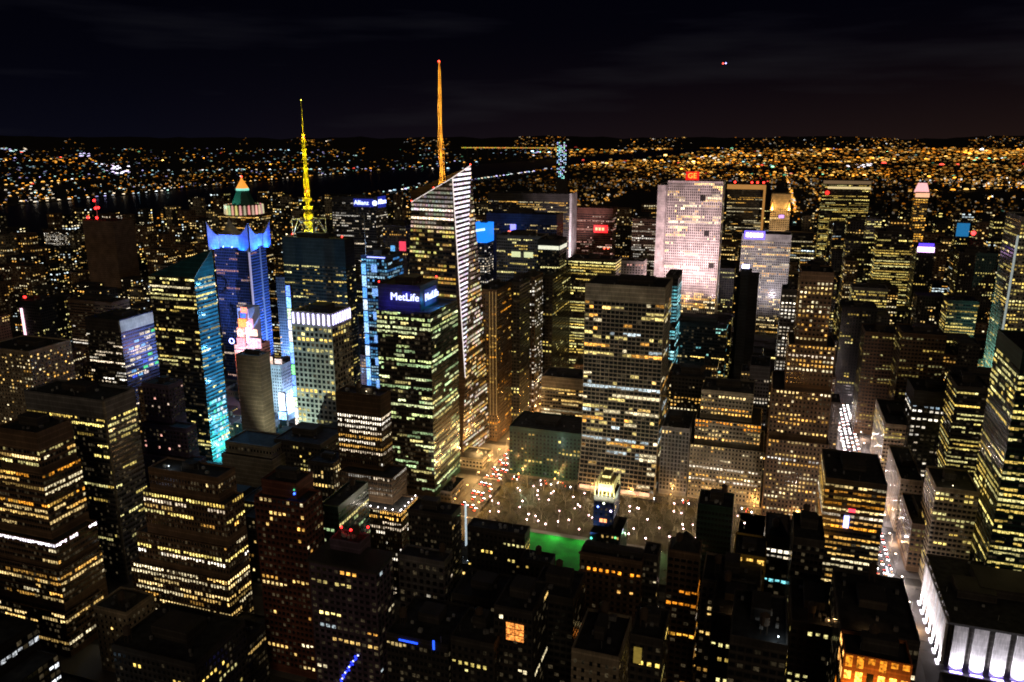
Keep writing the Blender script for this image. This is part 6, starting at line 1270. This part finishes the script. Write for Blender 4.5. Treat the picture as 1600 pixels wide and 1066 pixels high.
while n_l < 9800:
    d = 320 * 1261 / rnd.uniform(5.0, 175.0) if rnd.random() < .42 else 320 * 1261 / (5 + 75 * rnd.random() ** 1.15)
    u = rnd.uniform(-.70, .70)
    if rnd.random() < .35: u = rnd.uniform(.02, .70)
    x, y = polar(u, d)
    if y < 1500 and x > -900: continue
    if x > -2170 and y < 2950 and rnd.random() < .55: continue
    z_ = zone(x, y)
    if z_ == 'water' or (z_ == 'park' and rnd.random() < .93): continue
    if z_ == 'west' and rnd.random() < .35: continue
    if u < .0 and d > 30000: continue
    # clusters: city blocks are lit unevenly
    if math.sin(x * .0021 + 2) * math.sin(y * .0013 + x * .0007) + rnd.uniform(-.6, 1.0) < (.25 if u < .05 else -.12): continue
    if u > 0 and rnd.random() < .5:      # most lights line the avenues
        g_ = 270 if rnd.random() < .5 else 135; x = round(x / g_) * g_ + rnd.uniform(-6, 6)
    elif u < 0 and rnd.random() < .5: y = round(y / 190) * 190 + rnd.uniform(-10, 10) + x * .05
    k = d / 1000
    w = rnd.uniform(.5, 1.5) * (1.6 + 1.7 * k) * (1.25 if u > .02 else .8); w = min(w, 75)
    orange = .90 if u > .05 else .45
    a = rnd.random(); c = rnd.choice(LC['o'] if a < orange else LC['w'] if a < orange + .06 else LC['c'] if a < .97 else LC['g'])
    if rnd.random() < .012: c = LC['r'][0]
    nv = noise.noise(V((x / 1100, y / 1100, 1))) + .7 * noise.noise(V((x / 3300, y / 3300, 7)))
    if nv < -.12 and rnd.random() < .6: continue
    if noise.noise(V((x / 2200, y / 2200, 20))) > .05 and rnd.random() < .8: c = rnd.choice(LC['o'])
    q = math.exp(rnd.gauss(-1.15, .85) + 2.0 * nv) * (1.0 if u > .02 else .8)
    bh = rnd.uniform(6, 30) if d > 3500 else rnd.uniform(10, 55)
    bw_ = w * rnd.uniform(1.1, 2.2) + 8
    mb.box(x - bw_ / 2, x + bw_ / 2, y + w * .6, y + w * .6 + bw_, 0, bh, m=0)
    if d < 6000:
        for _ in range(rnd.randint(1, 4)):
            X, Z = x + rnd.uniform(-.5, .5) * bw_, rnd.uniform(3, bh); ww = w * rnd.uniform(.35, .7); mb.poly([(X, y + w * .55, Z), (X + ww, y + w * .55, Z), (X + ww, y + w * .55, Z + ww), (X, y + w * .55, Z + ww)], tuple(q * e for e in rnd.choice(LC['w'] + LC['o'])), 1)
    light(x, y, rnd.uniform(5, bh), c, q, w); n_l += 1
hl = MB(); hv = []
for k in range(121):
    u_ = -.75 + 1.5 * k / 120; x, y = polar(u_, 27000); hv.append((x, y, 330 + 130 * noise.noise(V((u_ * 9, 0, 3))) + 60 * noise.noise(V((u_ * 40, 0, 5)))))
for a, b_ in zip(hv, hv[1:]):
    fa, fb = [(p[0] * .9, p[1] * .9, -.6) for p in (a, b_)]; ra, rb = [(p[0] * 1.15, p[1] * 1.15, -.6) for p in (a, b_)]
    hl.poly([fa, fb, b_, a]); hl.poly([a, b_, rb, ra])
hl.build('hills', M_land, kind='structure')
for _ in range(1500):
    kf = rnd.uniform(0, 119.9); k = int(kf); a = Vector(hv[k]).lerp(Vector(hv[k + 1]), kf - k); u_ = -.75 + 1.5 * kf / 120; t = rnd.uniform(.15, 1.0)
    if noise.noise(V((u_ * 14, 3, 9))) + .35 * (u_ - .1) + rnd.uniform(-.35, .1) < 0: continue
    s_ = .9 + .1 * t - .003
    light(a[0] * s_, a[1] * s_, a[2] * t, rnd.choice(LC['o'] if rnd.random() < .8 else LC['w']), math.exp(rnd.gauss(-1.3, .8)), rnd.uniform(18, 50), 22)
# lit roads running away up the island and across the river
def street_row(xa, ya, xb, yb, step, c, q, w, jit=3):
    L = math.hypot(xb - xa, yb - ya); n = int(L / step)
    for i in range(n):
        t = (i + rnd.random() * .5) / n; light(xa + (xb - xa) * t + rnd.uniform(-jit, jit), ya + (yb - ya) * t, 9, rnd.choice(c), q * rnd.uniform(.4, 1.5), w * rnd.uniform(.7, 1.3))
street_row(101, 3600, 101, 9500, 34, LC['o'] + [(1, .8, .6)], 1.6, 9, 8); street_row(236, 2600, 236, 8000, 55, LC['o'], 1.3, 8, 6)
street_row(-2190, 4200, -2180, 9500, 75, LC['w'] + LC['c'], 2.0, 13, 14); street_row(-2215, 2600, -2190, 4200, 60, LC['o'] + LC['w'], 1.3, 8, 10)
street_row(-3560, 1800, -3720, 6500, 70, LC['o'] + LC['w'], 1.6, 10, 16); street_row(-4600, 2400, -5200, 5200, 90, LC['o'], 2.2, 16, 14); street_row(-3490, 3000, -3500, 4000, 60, LC['c'] + LC['w'], 1.8, 11, 8)
street_row(-6000, 6200, -3000, 7800, 120, LC['w'] + LC['c'], 1.6, 18, 20); street_row(520, 5000, 6000, 9800, 110, LC['o'], 1.7, 18, 12)
def cluster(u, v, n, su, sv, c, q, w):
    for _ in range(n):
        uu = u + rnd.uniform(-su, su); vv = v + rnd.uniform(-sv, sv); d = 320 * 1261 / max(5, vv - 214); x, y = polar((uu - 800) / 1261, d); light(x, y, 6, rnd.choice(c), q * rnd.uniform(.5, 1.4), w * d / 1000)
cluster(175, 262, 34, 22, 8, [(.75, .62, 1), (.9, .85, 1)], 2.4, 2.4); cluster(128, 241, 8, 8, 3, [(.7, .6, 1)], 2, 2.4); cluster(1120, 246, 16, 30, 3, [(1, .8, .55), (1, .9, .8)], 2, 2.6)
cluster(1345, 228, 12, 22, 2, [(.95, .85, 1)], 2.4, 2.6); cluster(1345, 258, 16, 22, 3, [(.95, .85, .9)], 2, 2.6); cluster(1530, 237, 16, 22, 3, LC['o'], 2.2, 3.6); cluster(1540, 270, 14, 24, 2, [(1, .55, .25)], 2.2, 3.2)
cluster(1172, 216.5, 12, 14, .7, [(.8, .75, 1), (1, .8, .5)], 2.4, 3.0); cluster(20, 233, 14, 22, 3, LC['c'] + LC['w'], 1.4, 2.2); cluster(30, 300, 40, 40, 12, LC['o'] + LC['w'], 1.5, 2.2); cluster(95, 250, 26, 50, 4, LC['o'], 1.4, 2.0)
for u, v in ((1386, 254), (1478, 256), (1502, 256), (912, 250), (1063, 253), (1205, 283), (550, 262), (30, 237), (40, 287), (90, 245), (146, 223), (508, 228), (780, 205.5 + 12)): cluster(u, v, 1, 1, 1, LC['r'], 2.6, 4.5 if u > 1300 else 2.4)
mb.build('distant_city', [WM['black'], M_win], kind='stuff')

# far bridge: a level string of orange lamps on a real deck
o = empty('bridge', (-3000, 12600, 0), 'long level bridge strung with orange lamps on the horizon right of the golden spire', 'bridge'); r_ = H_(o)
pa_ = V((-5027.3, 12600.0, 155.4)); pb_ = V((-3357.7, 12600.0, 171.8))
mb = MB(); mb.box(pa_.x, pb_.x, 12590, 12615, pa_.z - 12, pa_.z - 4, bottom=True); mb.build('deck', WM['dark'], r_)
mb = MB()
for k in range(9): X = pa_.x + (pb_.x - pa_.x) * (k + .5) / 9; mb.box(X - 6, X + 6, 12592, 12612, -1, pa_.z - 12)
mb.build('pier', WM['dark'], r_)
mb = MB(); rnd = random.Random(3)
for k in range(70): X = pa_.x + (pb_.x - pa_.x) * k / 69; mb.prism(X, 12595, 9, 7, pa_.z - 4, pa_.z + 9, 5, tuple(rnd.uniform(.5, 1.5) * e for e in (1, .55, .08)))
mb.build('lamp_string', M_lamp, r_)
# lone cyan-white tower north of the park
p = (-1046.3, 3900.0, 299.0); q = (-991.4, 3900.0, 180.7)
o = empty('lit_tower', ((p[0] + q[0]) / 2, 3900, 0), 'slender tower of pale blue lights standing above the dark park beyond', 'skyscraper'); r_ = H_(o)
mb = MB(); h_ = min(p[2], 330); shell(mb, p[0], q[0], 3900, 3930, h_); mb.build('wall', WM['dark'], r_); mb = MB(); rnd = random.Random(9)
for k in range(24):
    for i in range(6):
        if rnd.random() < .5: X = p[0] + 2 + i * (q[0] - p[0] - 4) / 6; z = h_ - 6 - k * 7.5; mb.poly([(X, 3899.7, z), (X + 6, 3899.7, z), (X + 6, 3899.7, z + 5), (X, 3899.7, z + 5)], tuple(rnd.uniform(.6, 1.8) * e for e in (.55, .85, 1)))
mb.build('windows', M_win, r_)
mb = MB(); mb.poly([(p[0] + .6, 3900.6, h_ - 1), (q[0] - .6, 3900.6, h_ - 1), (q[0] - .6, 3929, h_ - 1), (p[0] + .6, 3929, h_ - 1)]); mb.build('roof', M_roof, r_)
# small aircraft with its lights on
loc = (-263.4, 4000.0, 658.4)
o = empty('airplane', loc, 'tiny airplane with red and violet lights high in the dark sky', 'airplane'); r_ = H_(o); x, y, z = loc
mb = MB(); mb.tube((x - 14, y, z), (x + 12, y, z), 1.9, n=10, r2=1.5); mb.tube((x + 12, y, z), (x + 16, y, z + .3), 1.5, n=10, r2=.2); mb.tube((x - 14, y, z), (x - 18, y, z), 1.9, n=10, r2=.4); mb.build('fuselage', WM['pale'], r_)
for s in (-1, 1):
    mb = MB(); mb.poly([(x - 3, y, z - .4), (x + 3, y, z - .4), (x + 8, y + s * 16, z + .6), (x + 5.5, y + s * 16, z + .6)]); mb.poly([(x - 3, y, z - .1), (x + 3, y, z - .1), (x + 8, y + s * 16, z + .8), (x + 5.5, y + s * 16, z + .8)][::-1]); mb.build('wing', WM['pale'], r_)
mb = MB(); mb.poly([(x + 11, y - .2, z + 1), (x + 16, y - .2, z + 1), (x + 16, y - .2, z + 6), (x + 14.5, y - .2, z + 6)]); mb.poly([(x + 11, y + .2, z + 1), (x + 16, y + .2, z + 1), (x + 16, y + .2, z + 6), (x + 14.5, y + .2, z + 6)][::-1]); mb.build('tail_fin', WM['pale'], r_)
mb = MB(); mb.ball(x - 6, y - 2, z - 1, 4.2, (3.4, .3, .2)); mb.ball(x + 6, y - 2, z, 3.6, (2.2, 2.0, 5)); mb.build('navigation_lights', M_lamp, r_)
